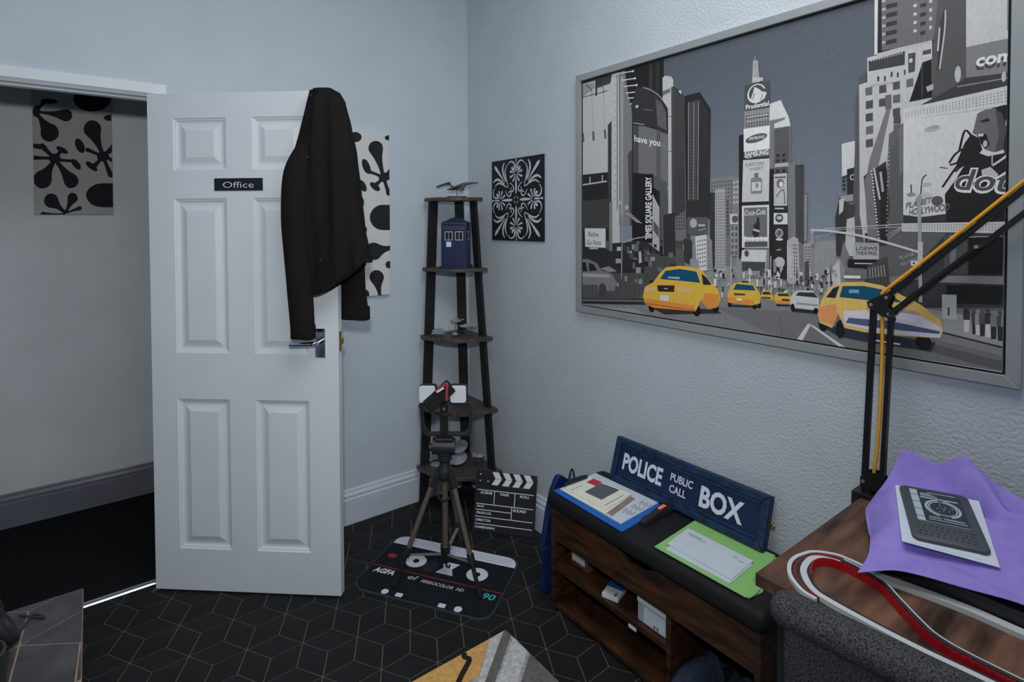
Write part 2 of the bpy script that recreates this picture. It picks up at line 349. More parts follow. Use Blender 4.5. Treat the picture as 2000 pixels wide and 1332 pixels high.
# ------------------------------------------------------------------ print data in millimetres
HALL_BLOTS = [
   [(37,560),(38,564),(40,567),(43,570),(46,571),(50,571),(53,569),(55,566),(56,562),(56,558),(55,554),(53,550),(50,547),(43,539),(37,530),(31,521),(25,512),(20,501),(10,510),(17,519),(22,529),(27,539),(32,549)],
   [(89,566),(90,567),(92,567),(93,566),(95,565),(95,563),(95,561),(95,559),(94,557),(93,556),(91,555),(90,555),(88,555),(78,553),(69,551),(59,550),(50,549),(40,545),(41,570),(51,568),(60,568),(70,568),(79,567)],
   [(122,527),(131,530),(139,530),(146,526),(152,518),(155,509),(155,498),(153,488),(147,479),(140,472),(132,468),(124,469),(116,472),(96,482),(76,489),(55,494),(35,497),(14,497),(16,511),(36,510),(57,511),(79,514),(100,519)],
   [(83,448),(92,439),(98,426),(101,411),(99,396),(93,381),(83,370),(72,363),(60,361),(48,364),(39,372),(32,384),(30,399),(31,424),(28,445),(24,465),(18,482),(10,498),(20,508),(29,492),(39,478),(51,466),(65,455)],
   [(212,405),(204,416),(200,430),(201,445),(205,460),(213,472),(223,482),(236,486),(248,485),(259,479),(267,469),(272,455),(273,440),(270,411),(271,384),(274,359),(280,334),(288,312),(269,301),(263,325),(254,347),(242,368),(229,387)],
   [(215,322),(212,322),(209,323),(207,326),(206,329),(206,333),(206,336),(208,340),(210,342),(214,344),(216,344),(219,343),(222,340),(233,334),(245,328),(257,322),(269,317),(282,313),(275,295),(264,302),(252,307),(240,312),(227,317)],
   [(252,250),(251,245),(248,242),(245,240),(241,239),(238,240),(234,242),(232,246),(231,250),(232,255),(233,259),(236,263),(239,265),(246,273),(253,281),(260,289),(267,298),(272,308),(285,294),(277,287),(270,278),(264,269),(258,259)],
   [(313,364),(316,371),(321,375),(327,378),(333,378),(338,376),(342,371),(345,365),(346,358),(345,351),(341,345),(337,340),(331,337),(321,330),(311,323),(301,316),(292,307),(285,297),(272,316),(282,323),(290,332),(298,342),(306,353)],
   [(317,221),(319,218),(321,213),(321,208),(319,203),(317,199),(313,196),(309,195),(305,195),(302,198),(299,201),(297,205),(297,210),(292,228),(288,246),(282,263),(277,280),(269,296),(288,307),(291,288),(297,272),(303,255),(310,238)],
   [(327,295),(331,294),(334,293),(337,289),(338,285),(338,280),(337,276),(335,272),(332,269),(328,268),(324,268),(321,270),(318,273),(310,279),(302,285),(293,291),(285,296),(275,298),(282,315),(290,308),(299,304),(308,301),(317,297)],
   [(31,322),(28,324),(25,327),(24,331),(23,336),(24,341),(27,346),(30,349),(34,351),(38,351),(41,349),(44,346),(46,342),(54,330),(62,318),(71,307),(80,296),(90,287),(77,269),(70,282),(60,292),(51,303),(41,312)],
   [(-2,267),(-5,265),(-8,265),(-11,267),(-14,270),(-15,273),(-16,278),(-15,282),(-13,286),(-10,289),(-7,290),(-4,290),(-1,289),(16,288),(33,287),(50,287),(67,287),(84,289),(83,272),(66,273),(49,272),(32,271),(15,269)],
   [(98,318),(99,322),(101,324),(103,326),(106,327),(109,326),(111,325),(113,322),(114,319),(114,316),(113,313),(111,310),(109,308),(105,302),(101,296),(97,290),(93,284),(91,276),(77,290),(83,294),(87,300),(90,306),(94,312)],
   [(142,279),(144,280),(146,280),(148,279),(150,277),(151,275),(151,272),(150,269),(149,267),(147,265),(145,264),(143,264),(141,265),(129,265),(118,265),(106,265),(95,266),(83,264),(84,282),(96,280),(107,280),(119,280),(130,279)],
   [(158,206),(166,199),(172,188),(175,176),(174,163),(169,151),(162,142),(153,136),(143,134),(133,136),(125,143),(119,152),(116,164),(111,189),(105,211),(97,232),(88,251),(76,268),(91,283),(101,264),(113,247),(126,232),(141,218)],
   [(69,172),(66,157),(59,144),(49,134),(37,129),(25,129),(14,135),(6,145),(0,158),(-1,173),(1,188),(8,202),(17,212),(33,222),(47,235),(58,249),(68,264),(75,282),(92,269),(83,253),(76,235),(71,216),(69,195)],
   [(58,34),(49,39),(42,47),(38,57),(37,69),(39,81),(44,92),(51,100),(60,104),(69,105),(79,101),(86,94),(91,83),(95,66),(100,50),(107,37),(115,26),(125,16),(115,2),(106,12),(96,21),(85,28),(72,32)],
   [(129,83),(130,91),(133,100),(138,106),(145,110),(152,111),(159,108),(164,103),(168,96),(170,87),(170,79),(167,70),(161,63),(151,54),(143,43),(136,31),(130,19),(125,6),(115,12),(120,25),(124,38),(127,52),(129,67)],
   [(170,40),(173,43),(176,44),(179,43),(182,42),(184,39),(185,36),(186,32),(185,29),(183,25),(181,23),(178,22),(175,22),(164,20),(153,17),(142,13),(132,9),(121,4),(119,14),(130,18),(140,22),(150,28),(160,34)],
   [(38,-14),(34,-16),(30,-16),(27,-14),(24,-11),(22,-7),(21,-2),(22,3),(24,7),(26,11),(30,13),(34,13),(38,12),(54,9),(70,7),(87,7),(103,7),(120,8),(120,-2),(103,-2),(87,-4),(70,-6),(54,-10)],
   [(100,563),(98,560),(94,556),(88,553),(80,551),(70,549),(61,549),(52,550),(44,552),(39,554),(35,557),(34,561),(35,564),(40,568),(46,571),(54,573),(63,575),(72,575),(81,574),(89,573),(95,570),(99,567)],
   [(318,606),(314,587),(304,569),(289,552),(270,540),(248,532),(225,530),(204,532),(186,540),(172,552),(163,568),(160,586),(164,604),(173,622),(188,638),(206,651),(228,659),(250,662),(272,660),(291,653),(305,641),(315,625)],
   [(344,510),(343,505),(339,501),(333,497),(326,493),(318,491),(309,490),(301,491),(294,492),(289,495),(285,499),(284,504),(285,509),(289,513),(295,517),(302,521),(310,523),(318,524),(327,524),(334,522),(339,519),(343,515)],
   [(199,361),(202,351),(204,340),(203,331),(202,323),(198,317),(194,315),(189,315),(183,318),(177,323),(172,331),(168,340),(165,351),(163,361),(164,370),(165,378),(169,384),(173,387),(178,387),(184,384),(190,378),(195,370)],
   [(253,228),(250,225),(245,225),(239,226),(233,230),(226,235),(219,241),(213,248),(209,254),(206,261),(206,266),(207,271),(210,273),(214,274),(220,272),(227,269),(234,264),(240,258),(246,251),(250,244),(253,238),(254,232)],
   [(135,310),(132,307),(128,306),(123,306),(117,307),(110,310),(104,314),(98,319),(93,324),(90,329),(89,334),(89,338),(92,340),(96,342),(101,342),(107,340),(114,338),(120,334),(126,329),(131,324),(134,319),(135,314)],
   [(183,231),(180,229),(175,229),(170,231),(164,235),(159,241),(154,248),(150,256),(148,263),(147,270),(148,276),(150,280),(153,282),(158,282),(163,280),(169,276),(174,270),(179,263),(183,256),(185,248),(186,241),(185,235)],
   [(54,333),(52,330),(48,327),(41,324),(34,323),(25,322),(16,323),(7,324),(0,327),(-6,330),(-9,333),(-10,337),(-9,340),(-5,343),(2,346),(9,347),(18,348),(27,347),(36,346),(43,344),(49,341),(53,337)],
   [(344,103),(341,85),(332,69),(318,55),(301,45),(282,40),(262,40),(243,44),(227,53),(215,66),(207,82),(204,99),(207,117),(216,133),(229,147),(245,157),(264,163),(284,163),(303,159),(320,150),(333,137),(341,121)],
   [(105,282),(104,275),(101,269),(97,263),(91,259),(85,257),(78,256),(72,258),(66,261),(62,266),(59,272),(59,279),(60,286),(62,292),(67,297),(73,301),(79,304),(86,304),(92,303),(97,299),(102,295),(104,289)],
   [(305,306),(304,298),(300,291),(295,285),(289,280),(282,278),(274,277),(267,279),(261,282),(256,288),(253,295),(253,302),(254,310),(257,317),(262,323),(268,328),(275,330),(283,331),(290,329),(296,326),(301,320),(304,313)],
   [(32,508),(31,499),(29,492),(26,485),(23,480),(19,477),(14,477),(10,479),(7,483),(4,489),(2,496),(2,504),(3,512),(5,520),(8,527),(11,532),(15,535),(20,535),(24,533),(27,529),(30,523),(32,516)],
   [(274,164),(330,166),(328,40),(272,39)],
]
OFFICE_BLOTS = [
   [(209,709),(202,719),(199,731),(200,743),(206,755),(215,764),(227,771),(241,773),(254,771),(265,765),(273,756),(276,744),(276,731),(272,702),(272,675),(276,648),(280,622),(289,597),(268,591),(261,616),(252,641),(240,665),(226,688)],
   [(206,608),(202,608),(199,609),(196,612),(195,614),(194,618),(195,621),(197,624),(200,626),(203,627),(207,627),(210,626),(213,624),(226,619),(239,614),(253,610),(267,605),(282,602),(275,586),(261,592),(247,596),(234,601),(220,605)],
   [(248,551),(246,548),(243,545),(239,544),(235,543),(232,544),(228,546),(226,549),(225,553),(226,557),(227,560),(230,563),(234,565),(242,571),(250,577),(257,584),(265,591),(271,599),(286,585),(277,580),(269,573),(262,566),(255,559)],
   [(314,524),(317,521),(318,517),(318,512),(316,508),(313,505),(309,503),(304,502),(299,503),(295,505),(293,508),(291,512),(291,517),(288,532),(284,546),(279,561),(275,575),(268,589),(289,596),(291,581),(297,567),(302,552),(308,538)],
   [(308,638),(313,644),(318,648),(326,651),(333,651),(340,649),(345,644),(348,639),(349,632),(348,625),(344,619),(338,615),(331,612),(320,608),(311,604),(301,599),(293,593),(286,585),(271,603),(280,607),(288,614),(296,621),(302,629)],
   [(251,188),(237,181),(221,179),(205,182),(191,190),(181,202),(175,216),(175,231),(180,245),(190,257),(203,264),(219,267),(235,265),(253,256),(270,250),(286,248),(302,248),(317,252),(323,226),(307,225),(292,220),(277,213),(264,202)],
   [(206,73),(200,84),(198,96),(200,108),(207,118),(217,126),(230,129),(243,128),(255,123),(265,115),(272,104),(275,92),(273,80),(265,61),(260,42),(259,24),(260,6),(264,-12),(245,-13),(243,5),(237,22),(230,40),(220,56)],
   [(322,602),(328,603),(333,603),(337,600),(341,597),(342,593),(342,588),(341,583),(338,579),(333,576),(328,575),(323,576),(318,578),(310,581),(302,583),(294,585),(285,586),(277,585),(280,603),(288,600),(296,600),(305,600),(314,601)],
   [(164,785),(163,778),(159,771),(153,765),(145,760),(136,758),(127,757),(118,758),(110,761),(104,766),(101,772),(99,779),(101,786),(105,793),(111,798),(118,803),(127,806),(136,807),(145,806),(153,802),(159,798),(163,792)],
   [(338,797),(337,793),(334,789),(329,786),(322,783),(315,782),(308,781),(301,782),(295,783),(290,785),(287,789),(286,792),(287,796),(290,800),(295,803),(301,806),(308,807),(316,808),(323,808),(329,806),(334,804),(337,800)],
   [(204,650),(208,640),(210,630),(210,621),(208,613),(205,608),(200,606),(194,607),(187,611),(180,617),(174,625),(169,635),(166,646),(164,656),(164,665),(166,672),(169,677),(174,679),(180,678),(187,675),(193,669),(199,660)],
   [(256,526),(252,524),(247,523),(240,524),(232,526),(225,530),(218,536),(212,542),(208,548),(205,554),(205,559),(207,564),(211,566),(217,567),(224,566),(231,564),(239,560),(246,554),(252,548),(256,542),(258,536),(258,530)],
   [(182,555),(185,547),(188,539),(188,532),(187,526),(184,521),(179,519),(174,519),(168,521),(162,525),(156,531),(151,538),(148,546),(146,554),(145,562),(146,568),(149,572),(154,574),(159,575),(165,572),(171,568),(177,562)],
   [(173,464),(172,453),(168,443),(163,435),(157,429),(149,426),(141,426),(134,429),(128,435),(123,443),(120,452),(119,463),(120,474),(123,483),(128,492),(135,498),(142,501),(150,501),(157,498),(164,493),(169,484),(172,475)],
   [(168,377),(167,371),(165,365),(163,361),(160,357),(156,355),(153,355),(149,357),(146,361),(144,365),(142,371),(142,377),(143,383),(144,389),(147,393),(150,397),(153,398),(157,398),(160,397),(163,393),(166,389),(167,383)],
   [(185,322),(183,316),(181,311),(178,307),(175,305),(173,304),(170,305),(168,307),(167,310),(167,315),(167,320),(169,326),(171,331),(173,336),(176,340),(179,343),(182,344),(184,343),(186,341),(187,337),(187,332),(187,327)],
   [(345,393),(342,374),(333,357),(319,343),(302,334),(282,329),(262,329),(242,334),(226,344),(213,358),(205,374),(202,392),(205,410),(214,426),(227,440),(244,450),(263,455),(283,456),(303,451),(320,441),(333,428),(342,411)],
   [(324,151),(323,146),(321,142),(317,138),(312,135),(307,134),(301,134),(296,136),(291,139),(287,143),(285,148),(284,153),(285,158),(288,163),(291,167),(296,169),(301,171),(307,170),(312,169),(317,166),(321,161),(323,157)],
   [(196,8),(195,1),(194,-6),(190,-11),(187,-14),(182,-16),(178,-16),(173,-13),(170,-9),(167,-4),(165,3),(164,10),(165,17),(167,23),(170,28),(174,32),(178,33),(183,33),(187,31),(191,27),(194,21),(196,14)],
   [(305,595),(304,588),(301,581),(296,576),(289,572),(282,569),(274,569),(267,571),(260,574),(255,579),(252,586),(251,593),(252,600),(256,606),(261,612),(267,616),(275,618),(282,619),(290,617),(296,614),(301,609),(304,602)],
   [(113,646),(111,637),(108,628),(103,621),(96,615),(88,612),(81,612),(73,614),(66,619),(62,626),(58,634),(57,643),(59,653),(62,661),(67,669),(74,674),(81,677),(89,678),(97,676),(103,671),(108,664),(111,656)],
   [(96,378),(94,363),(89,349),(81,338),(71,330),(60,326),(48,326),(37,330),(27,338),(20,350),(15,363),(14,378),(16,393),(21,407),(28,418),(38,426),(49,431),(61,431),(72,427),(82,419),(89,407),(94,393)],
   [(100,177),(99,165),(95,155),(88,147),(80,141),(70,139),(60,139),(51,143),(43,149),(37,158),(33,169),(32,180),(33,191),(37,201),(44,209),(52,215),(61,218),(71,218),(81,214),(89,208),(95,199),(99,188)],
   [(273,455),(315,456),(313,328),(272,328)],
]
POSTER = [
   ('P',118,[(637,320),(1120,331),(1122,172),(638,119)]),
   ('P',105,[(636,530),(731,534),(733,239),(638,233)]),
   ('G',70,[(640,523),(729,527),(730,373),(641,373)],9,12,0.5,0.55),
   ('P',45,[(636,485),(658,484),(659,226),(638,224)]),
   ('P',135,[(656,494),(693,496),(698,220),(657,217)]),
   ('G',85,[(658,484),(693,485),(696,228),(659,226)],5,26,0.5,0.45),
   ('P',95,[(693,467),(708,466),(713,237),(696,236)]),
   ('G',55,[(695,458),(708,458),(710,339),(698,339)],1,10,0.6,0.6),
   ('P',60,[(453,476),(544,446),(570,265),(454,184)]),
   ('P',90,[(497,576),(537,564),(545,318),(498,317)]),
   ('G',55,[(499,557),(537,551),(542,355),(500,354)],4,16,0.55,0.6),
   ('P',48,[(9,1020),(289,1015),(289,951),(9,946)]),
   ('P',152,[(21,976),(105,976),(105,940),(189,946),(197,985),(232,984),(238,270),(20,262)]),
   ('P',120,[(21,970),(99,971),(102,945),(21,917)]),
   ('P',40,[(108,965),(116,965),(116,912),(105,912)]),
   ('L',35,2,[(21,919),(173,920)]),
   ('L',30,2,[(48,973),(84,940),(84,918)]),
   ('L',30,2,[(116,967),(150,935),(150,914)]),
   ('P',78,[(27,768),(39,768),(42,729),(30,728)]),
   ('L',105,1,[(27,920),(33,767)]),
   ('P',78,[(87,766),(99,767),(102,728),(90,727)]),
   ('L',105,1,[(87,916),(93,765)]),
   ('P',78,[(153,765),(164,766),(167,728),(156,727)]),
   ('L',105,1,[(153,912),(159,765)]),
   ('P',30,[(20,589),(178,590),(178,247),(20,240)]),
   ('L',150,4,[(27,546),(170,553)]),
   ('L',150,4,[(75,578),(75,548)]),
   ('L',150,4,[(145,580),(145,550)]),
   ('P',48,[(175,781),(195,795),(195,248),(176,247)]),
   ('L',40,2,[(224,973),(225,434)]),
   ('L',60,1,[(211,968),(221,966)]),
   ('L',60,1,[(211,935),(221,933)]),
   ('L',60,1,[(211,903),(221,901)]),
   ('L',60,1,[(211,870),(222,868)]),
   ('L',60,1,[(211,837),(222,835)]),
   ('L',60,1,[(211,805),(222,803)]),
   ('L',60,1,[(211,772),(222,770)]),
   ('L',60,1,[(211,739),(222,738)]),
   ('L',60,1,[(211,706),(222,705)]),
   ('L',60,1,[(211,673),(222,672)]),
   ('L',60,1,[(211,641),(222,640)]),
   ('L',60,1,[(211,608),(222,607)]),
   ('L',60,1,[(211,575),(222,574)]),
   ('L',60,1,[(211,542),(222,541)]),
   ('L',60,1,[(211,509),(222,508)]),
   ('L',60,1,[(211,476),(222,476)]),
   ('P',100,[(235,987),(304,983),(305,373),(235,373)]),
   ('P',70,[(258,994),(304,991),(305,829),(287,852)]),
   ('P',60,[(279,654),(305,671),(305,373),(290,373)]),
   ('P',125,[(243,961),(256,960),(256,414),(243,414)]),
   ('P',26,[(263,1001),(447,1003),(447,814),(445,184),(301,173),(300,820),(279,894)]),
   ('P',44,[(382,998),(396,999),(397,871),(382,883)]),
   ('P',38,[(410,997),(429,996),(429,846),(411,861)]),
   ('L',175,2.5,[(227,977),(304,970)]),
   ('E',190,[304,970],5,4,0),
   ('L',175,2.5,[(248,946),(314,940)]),
   ('E',190,[314,940],5,4,0),
   ('L',175,2.5,[(258,920),(322,913)]),
   ('E',190,[322,913],5,4,0),
   ('L',175,2.5,[(269,892),(332,886)]),
   ('E',190,[332,885],5,4,0),
   ('L',175,2.5,[(279,870),(342,864)]),
   ('E',190,[341,864],4,4,0),
   ('L',175,2.5,[(289,846),(349,841)]),
   ('E',190,[349,841],5,4,0),
   ('P',40,[(322,909),(368,896),(422,860),(461,812),(468,765),(468,705),(388,743),(302,765),(297,835)]),
   ('L',110,3,[(354,897),(387,882),(422,857),(443,834)]),
   ('P',70,[(411,846),(438,825),(456,785),(461,719),(420,742)]),
   ('G',95,[(418,829),(456,794),(463,719),(418,746)],3,9,0.4,0.4),
   ('L',70,3.9,[(354,815),(399,802)]),
   ('L',140,2,[(307,770),(359,756)]),
   ('E',150,[324,830],8,6,0),
   ('P',90,[(305,762),(368,747),(434,721),(466,698),(466,528),(434,547),(369,567),(305,578)]),
   ('P',58,[(305,762),(332,756),(332,574),(305,578)]),
   ('P',72,[(416,729),(434,721),(434,547),(416,554)]),
   ('T','have you',180,(312,698),(432,665),26,0.02,0),
   ('T','m',110,(439,662),(459,654),17,0,0),
   ('P',72,[(359,564),(434,547),(466,528),(464,515),(446,501),(421,501),(383,531)]),
   ('P',150,[(442,915),(454,920),(480,912),(489,897),(493,373),(469,373),(467,798),(443,832)]),
   ('P',85,[(443,866),(476,870),(476,856),(443,849)]),
   ('L',90,2,[(468,768),(492,768)]),
   ('L',90,2,[(468,642),(492,643)]),
   ('P',60,[(480,873),(491,875),(493,373),(484,373)]),
   ('P',50,[(491,875),(511,858),(528,842),(536,826),(540,428),(493,401)]),
   ('P',165,[(511,853),(521,854),(524,839),(513,849)]),
   ('G',75,[(494,852),(534,823),(537,573),(495,576)],5,30,0.3,0.3),
   ('P',30,[(536,830),(596,833),(639,767),(637,394),(544,402)]),
   ('P',52,[(549,806),(596,810),(595,458),(550,460)]),
   ('G',75,[(549,802),(596,804),(595,462),(550,463)],5,30,0.45,0.4),
   ('L',120,1.5,[(553,805),(553,463)]),
   ('L',120,1.5,[(574,801),(574,463)]),
   ('L',120,1.5,[(592,798),(592,462)]),
   ('L',60,1,[(602,805),(603,444)]),
   ('L',60,1,[(608,795),(609,444)]),
   ('L',60,1,[(614,786),(615,443)]),
   ('L',60,1,[(620,776),(621,443)]),
   ('L',60,1,[(625,766),(627,443)]),
   ('L',60,1,[(631,756),(633,443)]),
   ('P',40,[(544,460),(637,457),(637,394),(544,402)]),
   ('P',20,[(357,568),(402,565),(403,292),(358,283)]),
   ('T','TIMES SQUARE GALLERY',205,(393,319),(393,556),21,0.03,0),
   ('P',140,[(398,492),(430,439),(431,249),(398,257)]),
   ('P',70,[(403,392),(428,363),(428,325),(403,354)]),
   ('P',95,[(362,306),(396,307),(396,263),(362,265)]),
   ('E',40,[379,283],10,16,0),
   ('P',70,[(430,544),(466,500),(471,317),(435,316)]),
   ('P',40,[(448,411),(497,419),(502,225),(449,222)]),
   ('P',36,[(20,284),(360,314),(458,260),(459,86),(20,36)]),
   ('P',52,[(33,478),(184,481),(184,362),(32,355)]),
   ('P',100,[(184,467),(200,466),(200,269),(184,268)]),
   ('P',75,[(167,310),(189,310),(189,275),(167,274)]),
   ('P',168,[(45,360),(164,360),(164,280),(48,281)]),
   ('T','Relax',35,(63,325),(128,326),22,0,0.3),
   ('T','Go Nuts.',35,(57,290),(142,292),22,0,0.3),
   ('P',140,[(72,279),(122,279),(122,273),(72,271)]),
   ('P',60,[(360,285),(435,259),(502,262),(503,151),(360,138)]),
   ('P',45,[(298,149),(309,150),(309,141),(298,140)]),
   ('P',120,[(264,172),(276,173),(276,152),(264,151)]),
   ('P',85,[(381,240),(397,241),(397,216),(381,215)]),
   ('P',28,[(361,234),(380,235),(380,217),(361,216)]),
   ('P',28,[(386,165),(404,166),(404,156),(386,155)]),
   ('P',85,[(498,256),(506,257),(506,248),(498,248)]),
   ('P',120,[(300,298),(324,299),(324,279),(300,279)]),
   ('P',28,[(266,301),(283,301),(283,289),(266,289)]),
   ('P',120,[(539,228),(558,230),(558,217),(539,216)]),
   ('P',45,[(345,167),(355,168),(355,148),(345,147)]),
   ('P',60,[(406,264),(428,265),(428,241),(406,240)]),
   ('P',45,[(396,283),(409,283),(409,270),(396,269)]),
   ('P',120,[(448,186),(469,188),(469,170),(448,168)]),
   ('P',60,[(340,161),(354,162),(354,149),(340,148)]),
   ('P',85,[(368,252),(378,252),(378,237),(368,236)]),
   ('P',28,[(275,198),(287,199),(287,176),(275,175)]),
   ('P',85,[(324,311),(338,311),(338,300),(324,300)]),
   ('P',85,[(372,276),(389,277),(389,261),(372,260)]),
   ('P',28,[(242,299),(251,300),(251,278),(242,278)]),
   ('P',45,[(482,233),(501,234),(501,218),(482,216)]),
   ('P',28,[(464,160),(474,161),(474,136),(464,135)]),
   ('P',28,[(339,203),(359,205),(359,190),(339,188)]),
   ('P',85,[(545,318),(554,318),(554,295),(545,295)]),
   ('P',120,[(224,142),(235,143),(236,128),(224,127)]),
   ('P',45,[(371,294),(388,295),(388,278),(371,277)]),
   ('P',28,[(385,289),(394,290),(394,268),(385,268)]),
   ('P',120,[(444,200),(463,202),(463,180),(445,179)]),
   ('P',60,[(385,250),(400,251),(400,242),(385,241)]),
   ('P',45,[(230,292),(252,292),(252,270),(230,269)]),
   ('P',60,[(432,312),(452,313),(452,295),(432,295)]),
   ('P',120,[(549,203),(563,204),(563,184),(549,183)]),
   ('P',120,[(288,273),(302,274),(302,255),(288,255)]),
   ('P',60,[(286,263),(310,264),(310,241),(286,240)]),
   ('P',45,[(534,165),(549,167),(549,158),(534,157)]),
   ('P',60,[(367,191),(383,192),(383,172),(367,171)]),
   ('P',60,[(543,197),(558,198),(558,189),(543,188)]),
   ('P',120,[(390,253),(411,254),(411,240),(390,239)]),
   ('P',120,[(321,210),(345,211),(345,189),(321,187)]),
   ('P',60,[(500,222),(517,223),(517,212),(500,211)]),
   ('P',28,[(501,237),(511,238),(511,229),(501,229)]),
   ('P',85,[(472,274),(491,274),(491,255),(472,254)]),
   ('P',60,[(502,162),(520,164),(520,147),(502,145)]),
   ('P',85,[(316,163),(328,164),(328,151),(316,150)]),
   ('P',85,[(305,227),(317,228),(317,204),(306,203)]),
   ('P',60,[(428,181),(442,182),(442,173),(428,172)]),
   ('P',45,[(254,297),(276,298),(276,270),(254,269)]),
   ('P',45,[(531,196),(538,196),(538,185),(531,185)]),
   ('P',85,[(311,297),(334,298),(334,272),(311,271)]),
   ('P',120,[(532,304),(544,304),(544,279),(533,278)]),
   ('P',28,[(237,174),(261,175),(261,154),(237,152)]),
   ('P',45,[(348,175),(368,177),(368,157),(348,156)]),
   ('P',60,[(331,264),(355,265),(355,256),(331,254)]),
   ('P',120,[(525,175),(537,176),(537,166),(525,165)]),
   ('P',85,[(308,247),(328,248),(328,239),(308,238)]),
   ('P',45,[(406,302),(419,302),(419,291),(406,290)]),
   ('P',45,[(539,309),(557,310),(557,292),(539,292)]),
   ('P',120,[(334,165),(350,167),(350,148),(334,146)]),
   ('P',45,[(536,163),(546,164),(546,153),(536,152)]),
   ('P',85,[(278,289),(287,289),(287,264),(278,263)]),
   ('P',85,[(424,216),(444,217),(444,201),(424,200)]),
   ('L',130,3,[(254,418),(249,158)]),
   ('E',140,[240,462],10,10,0),
   ('E',140,[274,443],10,10,0),
   ('L',120,2,[(254,393),(269,454)]),
   ('L',140,2.5,[(259,304),(315,321),(377,330),(426,333)]),
   ('P',150,[(225,286),(246,287),(246,271),(225,270)]),
   ('P',130,[(219,239),(246,240),(246,222),(219,220)]),
   ('P',150,[(335,270),(345,275),(350,231),(336,225)]),
   ('L',150,2,[(269,417),(300,417)]),
   ('L',150,2,[(280,411),(310,410)]),
   ('L',150,2,[(290,405),(320,403)]),
   ('L',150,2,[(300,399),(330,396)]),
   ('L',150,2,[(310,393),(340,389)]),
   ('L',150,2,[(320,387),(350,382)]),
   ('P',95,[(26,141),(26,227),(69,229),(116,215),(139,188),(200,176),(225,142),(211,108),(26,90)]),
   ('P',28,[(26,174),(26,214),(51,215),(63,177)]),
   ('P',28,[(72,177),(69,214),(98,209),(119,185)]),
   ('P',135,[(26,168),(184,170),(189,160),(26,152)]),
   ('E',20,[147,106],22,28,0),
   ('P',45,[(26,117),(122,125),(122,73),(26,63)]),
   ('P',110,[(133,194),(184,206),(227,188),(184,181)]),
   ('L',120,1.2,[(29,168),(29,55)]),
   ('L',120,1.2,[(39,168),(39,56)]),
   ('L',120,1.2,[(48,169),(48,57)]),
   ('L',120,1.2,[(58,170),(57,58)]),
   ('L',120,1.2,[(67,170),(67,59)]),
   ('L',120,1.2,[(76,171),(76,60)]),
   ('L',120,1.2,[(85,172),(85,61)]),
   ('L',120,1.2,[(95,172),(95,62)]),
   ('L',120,1.2,[(104,173),(104,63)]),
   ('L',120,1.2,[(113,174),(113,64)]),
   ('L',120,1.2,[(122,174),(122,65)]),
   ('L',120,1.2,[(131,175),(131,66)]),
   ('L',120,1.2,[(140,176),(140,67)]),
   ('L',120,1.2,[(148,176),(148,68)]),
   ('L',120,1.2,[(157,177),(157,69)]),
   ('L',120,1.2,[(166,177),(166,70)]),
   ('L',120,1.2,[(174,178),(174,71)]),
   ('L',120,1.2,[(183,178),(183,72)]),
   ('L',120,1.2,[(192,179),(192,73)]),
   ('L',120,1.2,[(200,180),(200,73)]),
   ('L',120,1.2,[(209,180),(209,74)]),
   ('L',120,1.2,[(217,181),(217,75)]),
   ('L',120,1.2,[(225,181),(225,76)]),
   ('L',120,1.2,[(234,182),(234,77)]),
   ('L',120,1.2,[(242,183),(242,78)]),
   ('L',120,1.2,[(250,183),(250,79)]),
   ('L',120,1.2,[(258,184),(258,80)]),
   ('L',120,1.2,[(266,184),(266,81)]),
   ('L',120,1.2,[(274,185),(275,81)]),
   ('L',120,1.2,[(282,185),(283,82)]),
   ('L',120,1.2,[(290,186),(291,83)]),
   ('L',120,1.2,[(298,186),(298,84)]),
   ('L',120,1.2,[(306,187),(306,85)]),
   ('L',120,1.2,[(314,188),(314,86)]),
   ('L',120,1.2,[(322,188),(322,87)]),
   ('L',120,1.2,[(329,189),(330,87)]),
   ('L',120,1.2,[(337,189),(337,88)]),
   ('L',120,1.2,[(345,190),(345,89)]),
   ('L',120,1.2,[(352,190),(352,90)]),
   ('L',120,1.2,[(360,191),(360,91)]),
   ('L',95,4,[(20,49),(370,84)]),
   ('L',35,4,[(20,38),(370,72)]),
   ('P',72,[(553,402),(631,401),(631,341),(553,340)]),
   ('E',140,[575,380],14,16,0),
   ('L',150,4.4,[(594,373),(621,373)]),
   ('L',130,2,[(594,355),(625,361)]),
   ('P',168,[(582,334),(626,341),(647,321),(651,225),(590,209)]),
   ('G',75,[(588,323),(624,331),(626,229),(590,219)],4,7,0.5,0.4),
   ('P',110,[(626,340),(647,321),(651,225),(628,222)]),
   ('P',45,[(536,327),(570,319),(570,229),(537,245)]),
   ('P',70,[(502,299),(536,282),(541,209),(503,188)]),
   ('P',120,[(562,256),(598,252),(598,204),(562,210)]),
   ('P',28,[(742,664),(760,666),(762,265),(745,264)]),
   ('P',30,[(842,665),(862,669),(866,202),(845,229)]),
   ('P',105,[(718,524),(743,528),(744,406),(719,407)]),
   ('G',150,[(722,521),(743,523),(744,440),(722,440)],2,5,0.6,0.5),
   ('P',160,[(712,410),(740,410),(741,376),(712,376)]),
   ('E',70,[730,393],11,12,0),
   ('P',120,[(716,373),(741,373),(741,273),(716,272)]),
   ('G',70,[(716,373),(741,373),(741,273),(716,272)],2,5,0.55,0.6),
   ('P',128,[(785,824),(788,894),(804,892),(810,823)]),
   ('L',150,1.2,[(794,906),(794,891)]),
   ('P',150,[(786,828),(788,844),(821,834),(821,824)]),
   ('P',62,[(761,822),(842,821),(843,739),(761,740)]),
   ('E',178,[800,789],30,30,0),
   ('E',62,[800,790],25,26,0),
   ('P',170,[(780,771),(788,792),(793,811),(807,802),(826,788),(833,785),(826,769),(812,762),(793,764)]),
   ('L',62,1.5,[(787,772),(795,791)]),
   ('L',62,1.5,[(813,765),(821,784)]),
